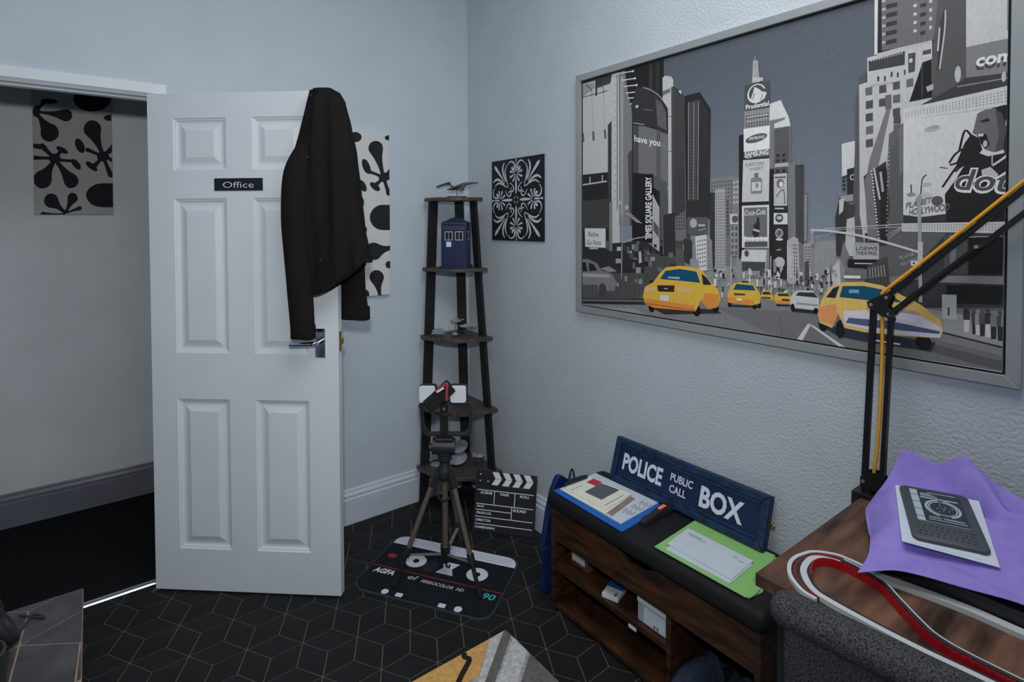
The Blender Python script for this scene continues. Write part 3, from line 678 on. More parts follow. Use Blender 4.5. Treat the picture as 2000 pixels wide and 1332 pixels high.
   ('P',62,[(818,803),(834,796),(833,787),(813,794)]),
   ('T','Prudential',185,(765,744),(840,745),15,0.025,0),
   ('P',112,[(760,739),(843,738),(843,682),(760,683)]),
   ('G',45,[(763,725),(841,724),(842,684),(763,686)],9,5,0.6,0.5),
   ('L',165,1.6,[(768,718),(838,718)]),
   ('L',150,1.2,[(767,705),(840,705)]),
   ('P',182,[(758,683),(843,682),(844,610),(759,609)]),
   ('E',72,[800,648],36,13,9),
   ('T','SAMSUNG',180,(777,645),(827,646),9,0.02,0),
   ('P',78,[(759,609),(844,610),(844,587),(759,589)]),
   ('T','SAMSUNG',205,(762,592),(840,594),15,0.035,0),
   ('P',35,[(759,589),(844,587),(844,581),(759,583)]),
   ('L',170,1.5,[(767,588),(788,590)]),
   ('P',160,[(757,583),(844,581),(842,448),(754,448)]),
   ('T','SUNTORY',85,(764,561),(828,562),11,0.01,0),
   ('T','WHISKY',85,(778,547),(823,549),9,0.01,0),
   ('P',90,[(795,539),(808,538),(808,523),(795,524)]),
   ('P',105,[(783,520),(790,525),(815,523),(820,518),(820,473),(784,473)]),
   ('P',165,[(787,510),(817,510),(817,482),(787,482)]),
   ('E',110,[804,499],5,8,0),
   ('P',35,[(754,448),(842,448),(842,437),(754,438)]),
   ('P',172,[(754,436),(843,437),(843,303),(755,300)]),
   ('P',88,[(761,429),(837,430),(838,325),(762,323)]),
   ('T','Coca-Cola',190,(763,404),(832,408),18,0.01,0.3),
   ('P',40,[(804,399),(811,399),(814,378),(814,349),(806,331),(795,334),(789,348),(794,373),(803,383)]),
   ('P',150,[(793,363),(814,357),(813,350),(791,357)]),
   ('E',180,[765,330],8,7,0),
   ('E',180,[779,330],8,6,0),
   ('E',180,[792,330],8,6,0),
   ('E',180,[806,330],8,6,0),
   ('E',180,[819,331],8,6,0),
   ('E',180,[832,331],8,6,0),
   ('P',70,[(764,320),(839,323),(839,306),(764,302)]),
   ('P',168,[(755,293),(836,296),(836,258),(752,256)]),
   ('E',150,[772,282],10,14,0),
   ('E',60,[771,282],7,10,0),
   ('P',58,[(756,253),(833,258),(833,230),(756,227)]),
   ('P',130,[(752,225),(840,231),(840,181),(753,173)]),
   ('G',80,[(752,225),(840,231),(840,205),(752,198)],9,3,0.55,0.6),
   ('P',98,[(843,750),(879,753),(907,673),(908,543),(844,548)]),
   ('P',168,[(843,749),(877,754),(885,735),(901,700),(907,672),(895,672),(858,672),(857,685),(890,694),(890,700),(843,697)]),
   ('P',72,[(858,669),(904,670),(905,535),(858,534)]),
   ('G',40,[(860,594),(897,594),(897,531),(860,531)],2,4,0.55,0.6),
   ('P',140,[(860,562),(902,563),(902,551),(860,551)]),
   ('P',152,[(857,531),(897,531),(898,432),(858,433)]),
   ('E',95,[877,501],12,14,0),
   ('E',190,[880,498],6,8,0),
   ('L',70,2,[(864,460),(886,482),(892,438)]),
   ('L',60,2.8,[(860,520),(894,519)]),
   ('P',36,[(858,433),(903,432),(904,206),(859,214)]),
   ('L',150,3,[(861,425),(889,424)]),
   ('P',172,[(858,411),(900,410),(900,376),(858,376)]),
   ('E',60,[875,395],12,13,0),
   ('E',150,[875,396],8,6,0),
   ('E',158,[875,349],12,14,0),
   ('E',95,[875,349],10,11,0),
   ('L',30,1.5,[(872,343),(880,356)]),
   ('E',170,[876,330],11,4,0),
   ('L',120,3.3,[(868,297),(881,299)]),
   ('E',150,[877,260],16,16,0),
   ('P',110,[(857,270),(867,255),(867,207),(858,206)]),
   ('P',98,[(900,559),(921,563),(926,327),(903,210)]),
   ('P',50,[(921,552),(946,553),(948,312),(926,293)]),
   ('G',78,[(923,541),(946,542),(948,327),(928,319)],3,30,0.7,0.3),
   ('P',82,[(947,470),(957,469),(957,319),(948,312)]),
   ('G',150,[(947,464),(957,463),(957,328),(948,327)],1,22,0.7,0.4),
   ('P',140,[(899,326),(917,339),(932,333),(939,198),(900,194)]),
   ('G',70,[(916,319),(929,319),(933,220),(918,219)],2,9,0.5,0.5),
   ('P',95,[(932,327),(948,315),(951,199),(938,198)]),
   ('P',128,[(948,320),(970,320),(974,190),(949,188)]),
   ('G',75,[(950,312),(969,313),(972,208),(951,206)],4,12,0.55,0.6),
   ('P',60,[(950,264),(962,270),(965,192),(952,191)]),
   ('P',150,[(899,311),(913,296),(913,226),(901,225)]),
   ('P',152,[(1014,241),(1031,257),(1045,279),(1052,178),(1014,175)]),
   ('P',60,[(1021,256),(1023,259),(1027,190),(1021,190)]),
   ('P',165,[(1048,601),(1083,606),(1084,521),(1049,509)]),
   ('P',36,[(1062,529),(1085,534),(1086,460),(1063,454)]),
   ('E',170,[1076,506],6,8,0),
   ('E',36,[1076,506],4,6,0),
   ('G',40,[(1049,512),(1059,514),(1060,470),(1049,468)],1,4,0.8,0.5),
   ('P',120,[(1046,454),(1084,461),(1085,430),(1046,425)]),
   ('L',60,3.9,[(1059,436),(1079,438)]),
   ('P',70,[(1082,717),(1091,779),(1106,789),(1108,317),(1073,259),(1081,571)]),
   ('P',45,[(1033,395),(1043,452),(1063,437),(1058,287),(1037,286)]),
   ('P',155,[(1043,445),(1056,450),(1053,413),(1043,402)]),
   ('P',50,[(1056,436),(1085,430),(1082,401),(1063,373)]),
   ('P',150,[(1063,390),(1082,396),(1086,288),(1058,287)]),
   ('P',95,[(1055,330),(1071,287),(1058,258),(1048,286)]),
   ('P',152,[(1090,757),(1110,760),(1109,826),(1132,827),(1132,831),(1252,840),(1254,636),(1196,644),(1166,562),(1162,319),(1108,317),(1095,401)]),
   ('P',52,[(1112,816),(1195,822),(1195,787),(1113,788)]),
   ('G',150,[(1116,818),(1191,821),(1191,815),(1116,812)],12,1,0.5,0.5),
   ('P',60,[(1202,814),(1218,813),(1217,765),(1203,764)]),
   ('E',155,[1208,795],4,6,0),
   ('P',60,[(1233,813),(1250,814),(1250,801),(1233,800)]),
   ('T','m',170,(1234,796),(1249,796),10,0.02,0),
   ('P',45,[(1133,770),(1138,770),(1138,757),(1134,756)]),
   ('P',45,[(1149,768),(1153,768),(1153,755),(1149,754)]),
   ('P',45,[(1164,775),(1168,776),(1168,762),(1164,762)]),
   ('P',45,[(1178,771),(1182,771),(1182,758),(1178,758)]),
   ('P',45,[(1193,774),(1197,774),(1197,761),(1194,761)]),
   ('G',95,[(1116,752),(1169,751),(1169,743),(1116,743)],10,2,0.5,0.5),
   ('P',80,[(1105,745),(1122,746),(1122,724),(1106,725)]),
   ('P',62,[(1138,744),(1154,745),(1155,724),(1138,724)]),
   ('P',62,[(1169,747),(1185,748),(1185,727),(1170,727)]),
   ('P',80,[(1199,748),(1214,749),(1214,728),(1199,728)]),
   ('P',62,[(1107,709),(1124,710),(1124,688),(1107,688)]),
   ('P',62,[(1138,709),(1155,710),(1155,688),(1138,689)]),
   ('P',80,[(1170,713),(1186,714),(1186,692),(1170,693)]),
   ('P',62,[(1107,675),(1124,676),(1124,654),(1107,654)]),
   ('P',62,[(1170,678),(1186,679),(1186,658),(1170,658)]),
   ('P',80,[(1108,640),(1125,642),(1125,620),(1108,619)]),
   ('P',62,[(1172,658),(1187,659),(1188,638),(1172,638)]),
   ('P',62,[(1108,605),(1125,607),(1125,585),(1108,584)]),
   ('P',80,[(1172,636),(1188,638),(1188,617),(1172,616)]),
   ('P',80,[(1152,716),(1166,717),(1167,680),(1153,678)]),
   ('P',95,[(1155,678),(1165,679),(1137,524),(1107,485),(1118,553)]),
   ('P',78,[(1162,613),(1194,638),(1195,559),(1153,400),(1160,562)]),
   ('P',168,[(1125,976),(1133,973),(1133,830),(1126,829)]),
   ('P',30,[(1133,973),(1141,971),(1143,835),(1135,833)]),
   ('P',84,[(1141,987),(1265,980),(1257,835),(1143,835)]),
   ('G',42,[(1151,984),(1178,982),(1177,843),(1152,842)],1,6,0.95,0.5),
   ('G',42,[(1226,962),(1240,962),(1238,847),(1227,846)],1,5,0.95,0.4),
   ('G',155,[(1211,964),(1220,963),(1221,857),(1212,857)],1,5,0.8,0.35),
   ('G',150,[(1244,944),(1252,943),(1252,856),(1245,856)],1,4,0.8,0.4),
   ('G',140,[(1141,977),(1152,976),(1152,846),(1143,846)],1,6,0.8,0.3),
   ('G',150,[(1133,831),(1250,837),(1251,829),(1134,821)],30,2,0.6,0.4),
   ('P',66,[(1266,968),(1319,968),(1322,729),(1278,682),(1252,691),(1255,839)]),
   ('P',45,[(1269,879),(1276,908),(1279,851),(1268,766),(1262,755)]),
   ('L',160,2,[(1267,861),(1264,805)]),
   ('L',150,2,[(1278,901),(1277,852),(1268,760)]),
   ('P',155,[(1317,968),(1416,967),(1415,796),(1319,795)]),
   ('P',110,[(1391,959),(1417,961),(1417,822),(1392,819)]),
   ('P',102,[(1319,800),(1417,801),(1415,721),(1320,727)]),
   ('T','com.',55,(1337,741),(1411,740),29,0.03,0.1),
   ('T','com.',180,(1338,750),(1412,749),29,0.03,0.1),
   ('P',48,[(1293,708),(1320,727),(1415,721),(1416,692),(1231,678)]),
   ('L',110,2,[(1303,709),(1409,711)]),
   ('E',150,[1304,739],6,20,0),
   ('E',150,[1388,715],4,12,0),
   ('P',162,[(1193,673),(1416,695),(1416,648),(1193,644)]),
   ('G',105,[(1196,664),(1413,687),(1414,655),(1196,651)],34,4,0.4,0.45),
   ('P',22,[(1206,690),(1233,784),(1252,788),(1253,693)]),
   ('L',60,1.5,[(1232,781),(1233,694)]),
   ('P',140,[(1241,721),(1256,726),(1256,712),(1244,708)]),
   ('P',72,[(1168,562),(1195,643),(1199,333),(1162,332)]),
   ('P',90,[(1184,620),(1196,638),(1197,519),(1186,500)]),
   ('P',166,[(1194,644),(1415,647),(1417,380),(1196,381)]),
   ('E',140,[1255,614],17,8,5),
   ('E',125,[1259,618],9,4,5),
   ('P',45,[(1196,400),(1234,394),(1296,403),(1417,387),(1417,380),(1196,381)]),
   ('P',26,[(1286,381),(1282,449),(1303,485),(1322,523),(1338,549),(1362,535),(1389,539),(1415,559),(1417,380)]),
   ('P',24,[(1368,646),(1389,650),(1415,646),(1417,536),(1393,538),(1370,600)]),
   ('P',84,[(1338,617),(1342,638),(1356,645),(1374,645),(1383,631),(1388,598),(1387,557),(1373,543),(1358,551),(1348,567),(1341,587),(1333,593),(1336,605)]),
   ('P',60,[(1374,642),(1386,631),(1394,597),(1389,548),(1375,543),(1381,584)]),
   ('P',30,[(1346,620),(1361,624),(1366,617),(1352,615)]),
   ('P',22,[(1344,587),(1358,588),(1365,563),(1357,552),(1349,567)]),
   ('P',165,[(1343,589),(1354,589),(1353,583),(1345,583)]),
   ('E',150,[1357,565],4,8,0),
   ('E',140,[1399,608],7,12,0),
   ('E',50,[1400,608],4,7,0),
   ('P',24,[(1331,591),(1345,580),(1352,552),(1339,532),(1310,510),(1303,523),(1319,571)]),
   ('L',26,3,[(1333,583),(1319,601),(1309,553)]),
   ('L',26,3,[(1327,563),(1303,548),(1290,526)]),
   ('L',26,3,[(1324,545),(1301,510),(1277,467)]),
   ('L',26,3,[(1319,540),(1305,525),(1291,521)]),
   ('L',26,3,[(1315,532),(1307,510),(1301,504)]),
   ('L',170,3,[(1370,512),(1394,532),(1410,557)]),
   ('L',150,1.5,[(1370,537),(1370,512)]),
   ('P',150,[(1351,504),(1367,510),(1381,492),(1379,480),(1353,482)]),
   ('L',45,1.5,[(1271,517),(1287,513)]),
   ('T','dot',178,(1300,458),(1406,448),55,0.06,0.25),
   ('T','dot',62,(1302,461),(1405,450),52,0.015,0.25),
   ('T','PLANET',80,(1201,416),(1257,430),15,0.03,0.2),
   ('T','HOLLYWOOD',80,(1208,398),(1292,411),17,0.03,0.2),
   ('L',60,2,[(1233,451),(1236,490),(1245,500)]),
   ('E',140,[1245,476],11,5,0),
   ('E',110,[1213,452],10,5,0),
   ('L',60,2,[(1213,457),(1212,478)]),
   ('E',70,[1267,434],12,12,0),
   ('E',150,[1244,450],12,6,0),
   ('P',158,[(1193,378),(1417,382),(1416,354),(1193,357)]),
   ('G',105,[(1195,376),(1413,379),(1413,359),(1195,361)],40,3,0.4,0.5),
   ('P',48,[(1108,352),(1418,354),(1414,186),(1110,149)]),
   ('P',75,[(1121,304),(1191,357),(1287,354),(1203,240),(1122,206)]),
   ('P',62,[(1282,350),(1326,351),(1328,256),(1283,253)]),
   ('P',92,[(1293,350),(1305,351),(1306,261),(1294,260)]),
   ('P',22,[(1329,346),(1392,349),(1391,259),(1330,255)]),
   ('L',130,1.5,[(1329,345),(1391,348)]),
   ('P',112,[(1268,248),(1408,256),(1407,237),(1270,231)]),
   ('P',24,[(1288,226),(1393,233),(1392,189),(1289,181)]),
   ('P',100,[(1393,349),(1405,350),(1403,255),(1392,254)]),
   ('T','PLANET',130,(1189,282),(1228,300),11,0,0),
   ('T','HOLLYWOOD',130,(1192,266),(1231,284),11,0,0),
   ('P',165,[(1214,282),(1230,283),(1230,270),(1214,269)]),
   ('P',45,[(1217,276),(1222,280),(1223,272)]),
   ('P',95,[(1145,229),(1236,256),(1236,236),(1146,214)]),
   ('P',44,[(1104,506),(1156,543),(1165,427),(1159,319),(1120,318)]),
   ('P',90,[(1106,498),(1123,525),(1134,401),(1140,332),(1116,331)]),
   ('P',30,[(1140,524),(1157,529),(1163,332),(1147,332)]),
   ('L',150,3,[(1128,527),(1143,442)]),
   ('E',180,[1123,519],2,2,0),
   ('E',180,[1124,510],2,2,0),
   ('E',180,[1125,502],2,2,0),
   ('E',180,[1126,493],2,2,0),
   ('E',180,[1127,485],2,2,0),
   ('E',180,[1128,476],2,2,0),
   ('E',180,[1128,467],2,2,0),
   ('E',180,[1129,459],2,2,0),
   ('E',180,[1130,450],2,2,0),
   ('E',180,[1131,442],2,2,0),
   ('E',180,[1132,433],2,2,0),
   ('E',180,[1133,425],2,2,0),
   ('E',180,[1134,416],2,2,0),
   ('E',180,[1135,408],2,2,0),
   ('E',180,[1135,399],2,2,0),
   ('E',180,[1136,390],2,2,0),
   ('E',180,[1137,382],2,2,0),
   ('E',180,[1138,373],2,2,0),
   ('E',180,[1139,365],2,2,0),
   ('E',180,[1140,356],2,2,0),
   ('E',180,[1141,348],2,2,0),
   ('E',180,[1142,339],2,2,0),
   ('E',140,[1163,575],1,2,0),
   ('E',140,[1163,565],1,2,0),
   ('E',140,[1163,554],1,2,0),
   ('E',140,[1162,543],2,2,0),
   ('E',140,[1162,532],2,2,0),
   ('E',140,[1162,522],1,2,0),
   ('E',140,[1162,511],1,2,0),
   ('E',140,[1162,500],1,2,0),
   ('E',140,[1161,489],2,2,0),
   ('E',140,[1161,478],2,2,0),
   ('E',140,[1161,468],1,2,0),
   ('E',140,[1161,457],1,2,0),
   ('E',140,[1161,446],1,2,0),
   ('E',140,[1161,435],1,2,0),
   ('E',140,[1160,424],2,2,0),
   ('E',140,[1160,414],2,2,0),
   ('E',140,[1160,403],1,2,0),
   ('E',140,[1160,392],1,2,0),
   ('E',140,[1160,381],1,2,0),
   ('E',140,[1159,370],2,2,0),
   ('E',140,[1159,359],2,2,0),
   ('E',140,[1159,348],1,2,0),
   ('L',130,3.9,[(1150,462),(1144,516)]),
   ('P',140,[(1082,326),(1142,326),(1143,282),(1081,279)]),
   ('G',95,[(1083,325),(1141,325),(1141,318),(1082,316)],1,2,1,0.4),
   ('T','LOEWS',55,(1087,305),(1139,306),10,0.03,0),
   ('T','THEATRES',55,(1087,292),(1138,293),10,0.03,0),
   ('P',24,[(1068,279),(1141,280),(1136,257),(1066,256)]),
   ('L',150,2.2,[(1084,268),(1137,270)]),
   ('P',90,[(1060,253),(1115,253),(1115,227),(1056,222)]),
   ('L',180,5.0,[(1058,229),(1099,231)]),
   ('P',55,[(1115,262),(1162,292),(1169,211),(1116,206)]),
   ('G',110,[(1117,259),(1157,271),(1161,237),(1119,227)],6,1,0.4,0.9),
   ('L',150,1.5,[(1003,363),(1193,376)]),
   ('L',140,1.2,[(1003,358),(1193,369)]),
   ('L',120,1.2,[(1162,335),(1193,362)]),
   ('L',120,1.2,[(1161,339),(1193,365)]),
   ('L',120,1.2,[(1160,343),(1193,368)]),
   ('L',120,1.2,[(1158,347),(1193,370)]),
   ('L',158,4,[(968,359),(1017,357),(1096,345),(1174,323),(1230,305)]),
   ('L',130,1.2,[(975,337),(1017,347),(1044,363)]),
   ('P',120,[(968,355),(977,355),(977,316),(969,316)]),
   ('L',128,5,[(1230,451),(1236,177)]),
   ('L',150,7,[(1234,331),(1234,284)]),
   ('P',120,[(1223,444),(1237,443),(1237,433),(1223,433)]),
   ('P',90,[(747,192),(759,193),(759,180),(747,178)]),
   ('P',130,[(892,199),(897,199),(897,191),(892,190)]),
   ('P',160,[(1044,222),(1049,222),(1050,208),(1044,207)]),
   ('P',160,[(707,181),(714,182),(714,176),(707,176)]),
   ('P',160,[(966,240),(969,240),(970,223),(966,223)]),
   ('P',160,[(983,233),(991,233),(991,214),(983,214)]),
   ('P',130,[(943,178),(952,179),(952,165),(943,164)]),
   ('P',90,[(1033,246),(1036,247),(1036,240),(1033,240)]),
   ('P',130,[(738,155),(748,156),(748,135),(738,134)]),
   ('P',160,[(827,174),(833,175),(833,160),(827,159)]),
   ('P',175,[(893,175),(903,176),(904,171),(893,170)]),
   ('P',175,[(766,188),(771,189),(771,168),(766,168)]),
   ('P',160,[(1033,188),(1037,188),(1037,174),(1033,173)]),
   ('P',90,[(912,170),(918,170),(918,165),(912,164)]),
   ('P',40,[(995,178),(1000,178),(1000,173),(995,172)]),
   ('P',130,[(1009,254),(1017,254),(1017,236),(1009,235)]),
   ('P',40,[(656,178),(663,179),(664,163),(656,162)]),
   ('P',90,[(880,172),(887,173),(887,151),(880,150)]),
   ('P',160,[(779,235),(787,235),(787,213),(779,213)]),
   ('P',90,[(1035,235),(1039,235),(1039,230),(1035,230)]),
   ('P',60,[(999,230),(1008,231),(1008,221),(999,220)]),
   ('P',175,[(843,202),(853,203),(853,186),(843,185)]),
   ('P',160,[(684,149),(691,149),(691,132),(684,132)]),
   ('P',130,[(944,177),(954,178),(954,165),(944,164)]),
   ('P',130,[(879,246),(889,247),(889,237),(879,236)]),
   ('P',60,[(808,193),(812,194),(812,178),(808,177)]),
   ('P',90,[(846,189),(854,190),(854,180),(846,179)]),
   ('P',175,[(855,197),(858,198),(858,186),(855,186)]),
   ('P',160,[(910,225),(916,226),(916,215),(910,214)]),
   ('P',160,[(780,210),(786,210),(786,191),(780,191)]),
   ('P',160,[(685,163),(695,164),(695,156),(685,156)]),
   ('P',90,[(859,192),(864,193),(864,185),(860,184)]),
   ('P',40,[(833,186),(841,187),(841,165),(833,165)]),
   ('P',60,[(928,232),(932,233),(932,216),(928,215)]),
   ('P',90,[(738,189),(743,190),(743,183),(738,182)]),
   ('P',160,[(871,231),(876,232),(876,222),(871,222)]),
   ('P',160,[(977,203),(983,204),(983,197),(978,197)]),
   ('P',90,[(771,173),(779,173),(779,157),(771,156)]),
   ('P',40,[(770,192),(782,193),(782,185),(771,184)]),
   ('P',160,[(637,147),(650,148),(650,134),(637,133)]),
   ('P',60,[(1028,186),(1031,186),(1031,174),(1028,174)]),
   ('P',90,[(958,193),(965,194),(965,175),(958,174)]),
   ('P',90,[(997,188),(1001,189),(1001,180),(997,180)]),
   ('P',160,[(652,161),(664,162),(664,140),(652,139)]),
   ('P',40,[(1010,211),(1017,212),(1017,205),(1011,205)]),
   ('P',40,[(860,227),(868,227),(868,215),(861,215)]),
   ('P',90,[(1024,210),(1028,210),(1028,190),(1025,190)]),
   ('P',40,[(876,181),(882,181),(882,173),(876,173)]),
   ('P',60,[(874,180),(878,181),(879,171),(874,171)]),
   ('P',40,[(1007,245),(1013,246),(1013,232),(1007,232)]),
   ('P',60,[(818,180),(824,181),(824,166),(818,166)]),
   ('P',40,[(828,205),(838,206),(838,187),(828,186)]),
   ('P',130,[(657,230),(670,230),(670,209),(657,208)]),
   ('P',90,[(676,190),(682,191),(682,184),(676,184)]),
   ('P',90,[(812,210),(818,211),(818,203),(812,202)]),
   ('P',160,[(787,231),(790,232),(791,214),(787,213)]),
   ('P',40,[(973,209),(979,209),(979,195),(973,194)]),
   ('P',40,[(968,223),(976,224),(976,212),(968,211)]),
   ('P',175,[(806,201),(812,202),(812,180),(806,179)]),
   ('P',60,[(825,243),(833,243),(833,226),(825,226)]),
   ('P',130,[(669,197),(674,197),(674,191),(669,191)]),
   ('P',160,[(786,159),(796,160),(796,150),(786,149)]),
   ('P',175,[(844,235),(853,236),(853,215),(844,215)]),
   ('P',175,[(972,201),(977,201),(977,188),(972,188)]),
   ('P',130,[(979,198),(983,198),(983,181),(979,180)]),
   ('P',40,[(656,226),(666,226),(666,214),(656,213)]),
   ('P',40,[(982,227),(985,227),(985,221),(982,221)]),
   ('P',90,[(852,188),(860,189),(860,170),(852,169)]),
   ('P',160,[(652,164),(661,165),(661,155),(652,154)]),
   ('P',160,[(881,239),(885,240),(885,229),(881,229)]),
   ('P',60,[(885,180),(896,181),(896,165),(885,164)]),
   ('P',130,[(841,187),(846,187),(846,172),(841,172)]),
   ('P',40,[(1024,214),(1029,214),(1029,206),(1024,206)]),
   ('P',60,[(1021,192),(1027,192),(1027,179),(1021,178)]),
   ('P',175,[(892,173),(898,174),(898,158),(892,157)]),
   ('P',40,[(1009,244),(1016,244),(1016,232),(1010,232)]),
   ('P',160,[(937,175),(946,176),(946,168),(938,168)]),
   ('P',160,[(760,223),(768,224),(768,202),(760,201)]),
   ('P',90,[(993,213),(1001,213),(1001,195),(994,194)]),
   ('P',90,[(898,201),(907,202),(907,192),(898,191)]),
   ('P',60,[(761,171),(766,171),(766,160),(761,159)]),
   ('P',60,[(784,176),(791,176),(792,159),(785,158)]),
   ('P',160,[(938,235),(947,235),(947,217),(938,216)]),
   ('P',175,[(882,208),(886,209),(886,188),(882,187)]),
   ('P',40,[(969,184),(975,184),(975,176),(969,176)]),
   ('P',175,[(746,177),(750,177),(750,168),(746,168)]),
   ('P',90,[(755,163),(759,163),(759,147),(755,146)]),
   ('P',90,[(928,247),(932,248),(932,242),(928,242)]),
   ('P',40,[(722,230),(726,230),(726,220),(722,220)]),
   ('P',130,[(1015,253),(1022,253),(1022,238),(1015,237)]),
   ('P',130,[(637,202),(645,203),(645,196),(638,196)]),
   ('P',130,[(917,190),(923,191),(923,177),(917,176)]),
   ('P',175,[(692,212),(700,212),(700,199),(692,198)]),
   ('P',160,[(870,226),(881,227),(881,216),(870,215)]),
   ('P',90,[(965,193),(972,194),(973,178),(965,178)]),
   ('P',40,[(1026,194),(1034,195),(1034,175),(1026,174)]),
   ('P',40,[(928,208),(935,208),(935,195),(928,194)]),
   ('P',175,[(663,208),(672,209),(672,200),(663,199)]),
   ('P',60,[(917,199),(923,200),(923,179),(917,179)]),
   ('P',160,[(840,236),(845,236),(845,226),(840,225)]),
   ('P',160,[(945,204),(951,205),(951,197),(946,196)]),
   ('P',175,[(852,181),(856,181),(856,164),(852,164)]),
   ('P',175,[(958,210),(964,210),(964,204),(958,203)]),
   ('P',60,[(762,236),(765,236),(765,222),(762,222)]),
   ('P',90,[(751,173),(762,174),(763,152),(751,151)]),
   ('P',40,[(838,178),(844,178),(844,158),(838,158)]),
   ('P',40,[(689,212),(698,213),(699,197),(689,196)]),
   ('P',175,[(1014,247),(1018,247),(1018,236),(1014,236)]),
   ('P',175,[(954,188),(958,188),(958,173),(954,173)]),
   ('P',160,[(996,193),(1003,193),(1003,180),(997,179)]),
   ('P',90,[(730,217),(734,217),(734,197),(731,197)]),
   ('P',130,[(1008,182),(1013,183),(1013,164),(1008,163)]),
   ('P',160,[(779,199),(788,200),(788,189),(779,188)]),
   ('P',160,[(996,217),(1001,218),(1001,203),(997,202)]),
   ('P',60,[(687,168),(695,169),(695,154),(687,153)]),
   ('P',160,[(843,229),(848,230),(848,210),(843,210)]),
   ('P',40,[(1020,184),(1026,184),(1027,164),(1020,164)]),
   ('P',40,[(1007,245),(1015,245),(1015,240),(1008,239)]),
   ('P',40,[(801,223),(808,223),(808,218),(801,218)]),
   ('P',90,[(792,214),(801,215),(801,208),(792,207)]),
   ('P',40,[(996,208),(1004,209),(1004,192),(996,192)]),
   ('P',40,[(794,174),(804,175),(805,162),(794,161)]),
   ('P',40,[(959,214),(967,215),(968,204),(959,203)]),
   ('P',130,[(991,200),(998,200),(998,184),(991,184)]),
   ('P',175,[(874,213),(881,213),(881,208),(874,208)]),
   ('P',130,[(842,188),(847,188),(847,167),(842,167)]),
   ('P',90,[(945,222),(951,223),(951,212),(945,212)]),
   ('P',60,[(819,162),(824,163),(824,151),(819,151)]),
   ('P',60,[(995,213),(999,214),(999,206),(995,206)]),
   ('P',40,[(819,230),(824,230),(824,214),(819,214)]),
   ('P',40,[(836,229),(842,230),(842,220),(836,219)]),
   ('P',60,[(650,169),(658,170),(658,157),(650,156)]),
   ('P',60,[(648,146),(654,146),(654,134),(648,133)]),
   ('P',40,[(725,209),(732,210),(732,202),(725,202)]),
   ('P',90,[(660,169),(673,170),(673,147),(660,145)]),
   ('P',130,[(971,178),(976,178),(976,169),(971,169)]),
   ('P',90,[(980,205),(985,205),(985,200),(980,199)]),
   ('P',160,[(832,237),(836,237),(836,232),(832,232)]),
   ('P',40,[(678,220),(686,221),(686,212),(678,211)]),
   ('P',130,[(863,219),(869,220),(869,207),(863,206)]),
   ('P',130,[(797,187),(803,187),(803,171),(797,171)]),
   ('P',90,[(1026,250),(1030,250),(1030,239),(1027,239)]),
   ('P',160,[(862,201),(871,202),(871,181),(862,180)]),
   ('P',175,[(718,173),(725,173),(725,151),(718,150)]),
   ('P',130,[(800,227),(807,228),(807,215),(800,214)]),
   ('P',60,[(939,224),(945,224),(945,207),(939,206)]),
   ('P',130,[(1016,202),(1019,203),(1019,196),(1016,195)]),
   ('P',40,[(957,187),(966,188),(966,172),(957,172)]),
   ('P',175,[(681,214),(686,215),(686,198),(682,198)]),
   ('P',175,[(658,192),(668,193),(668,169),(658,168)]),
   ('L',150,2,[(720,272),(721,145)]),
   ('L',150,2,[(836,277),(837,157)]),
   ('L',150,2,[(852,278),(853,158)]),
   ('L',150,2,[(920,281),(921,165)]),
   ('P',104,[(7,32),(370,70),(646,120),(739,142),(1019,171),(1122,165),(1420,140),(1418,-2),(7,-10)]),
   ('P',120,[(7,21),(316,50),(459,10),(7,3)]),
   ('P',92,[(665,96),(991,120),(1421,69),(1417,33),(1123,25),(841,37)]),
   ('P',125,[(1237,164),(1418,149),(1417,90),(1280,108)]),
   ('L',40,3,[(1280,108),(1417,87)]),
   ('P',74,[(1216,82),(1413,56),(1409,34),(1270,53)]),
   ('L',140,2,[(1227,31),(1404,33)]),
   ('L',80,2,[(873,102),(889,60),(883,27)]),
   ('P',168,[(928,24),(963,83),(973,85),(945,24)]),
   ('P',168,[(966,82),(980,80),(1073,27),(1055,27)]),
   ('P',150,[(1280,202),(1309,204),(1309,145),(1281,142)]),
   ('P',60,[(1292,171),(1296,172),(1296,151),(1292,151)]),
   ('E',56.0,[1327,178],4,6,0),
   ('P',45,[(1322,171),(1333,172),(1335,146),(1322,145)]),
   ('P',165,[(1323,145),(1334,146),(1333,117),(1324,115)]),
   ('E',68.0,[1343,172],4,6,0),
   ('P',60,[(1337,165),(1349,167),(1350,141),(1338,139)]),
   ('P',40,[(1339,140),(1349,141),(1348,114),(1340,113)]),
   ('E',116.0,[1349,168],4,6,0),
   ('P',120,[(1344,162),(1355,163),(1356,138),(1344,136)]),
   ('P',165,[(1345,136),(1356,137),(1355,113),(1346,112)]),
   ('E',76.0,[1357,172],4,6,0),
   ('P',70,[(1351,165),(1363,166),(1364,141),(1352,139)]),
   ('P',40,[(1353,139),(1363,141),(1362,112),(1354,110)]),
   ('E',56.0,[1367,172],4,6,0),
   ('P',45,[(1362,165),(1373,167),(1374,142),(1362,140)]),
   ('P',165,[(1363,140),(1373,142),(1373,110),(1364,109)]),
   ('E',100.0,[1377,168],4,6,0),
   ('P',100,[(1372,161),(1383,162),(1384,137),(1372,136)]),
   ('P',40,[(1373,136),(1383,137),(1383,108),(1374,107)]),
   ('E',68.0,[1389,170],4,6,0),
   ('P',60,[(1384,163),(1395,165),(1396,140),(1384,138)]),
   ('P',40,[(1385,138),(1395,140),(1394,106),(1386,105)]),
   ('E',108.0,[1396,170],4,6,0),
   ('P',110,[(1391,163),(1402,165),(1403,140),(1391,138)]),
   ('P',40,[(1392,138),(1402,140),(1402,105),(1394,104)]),
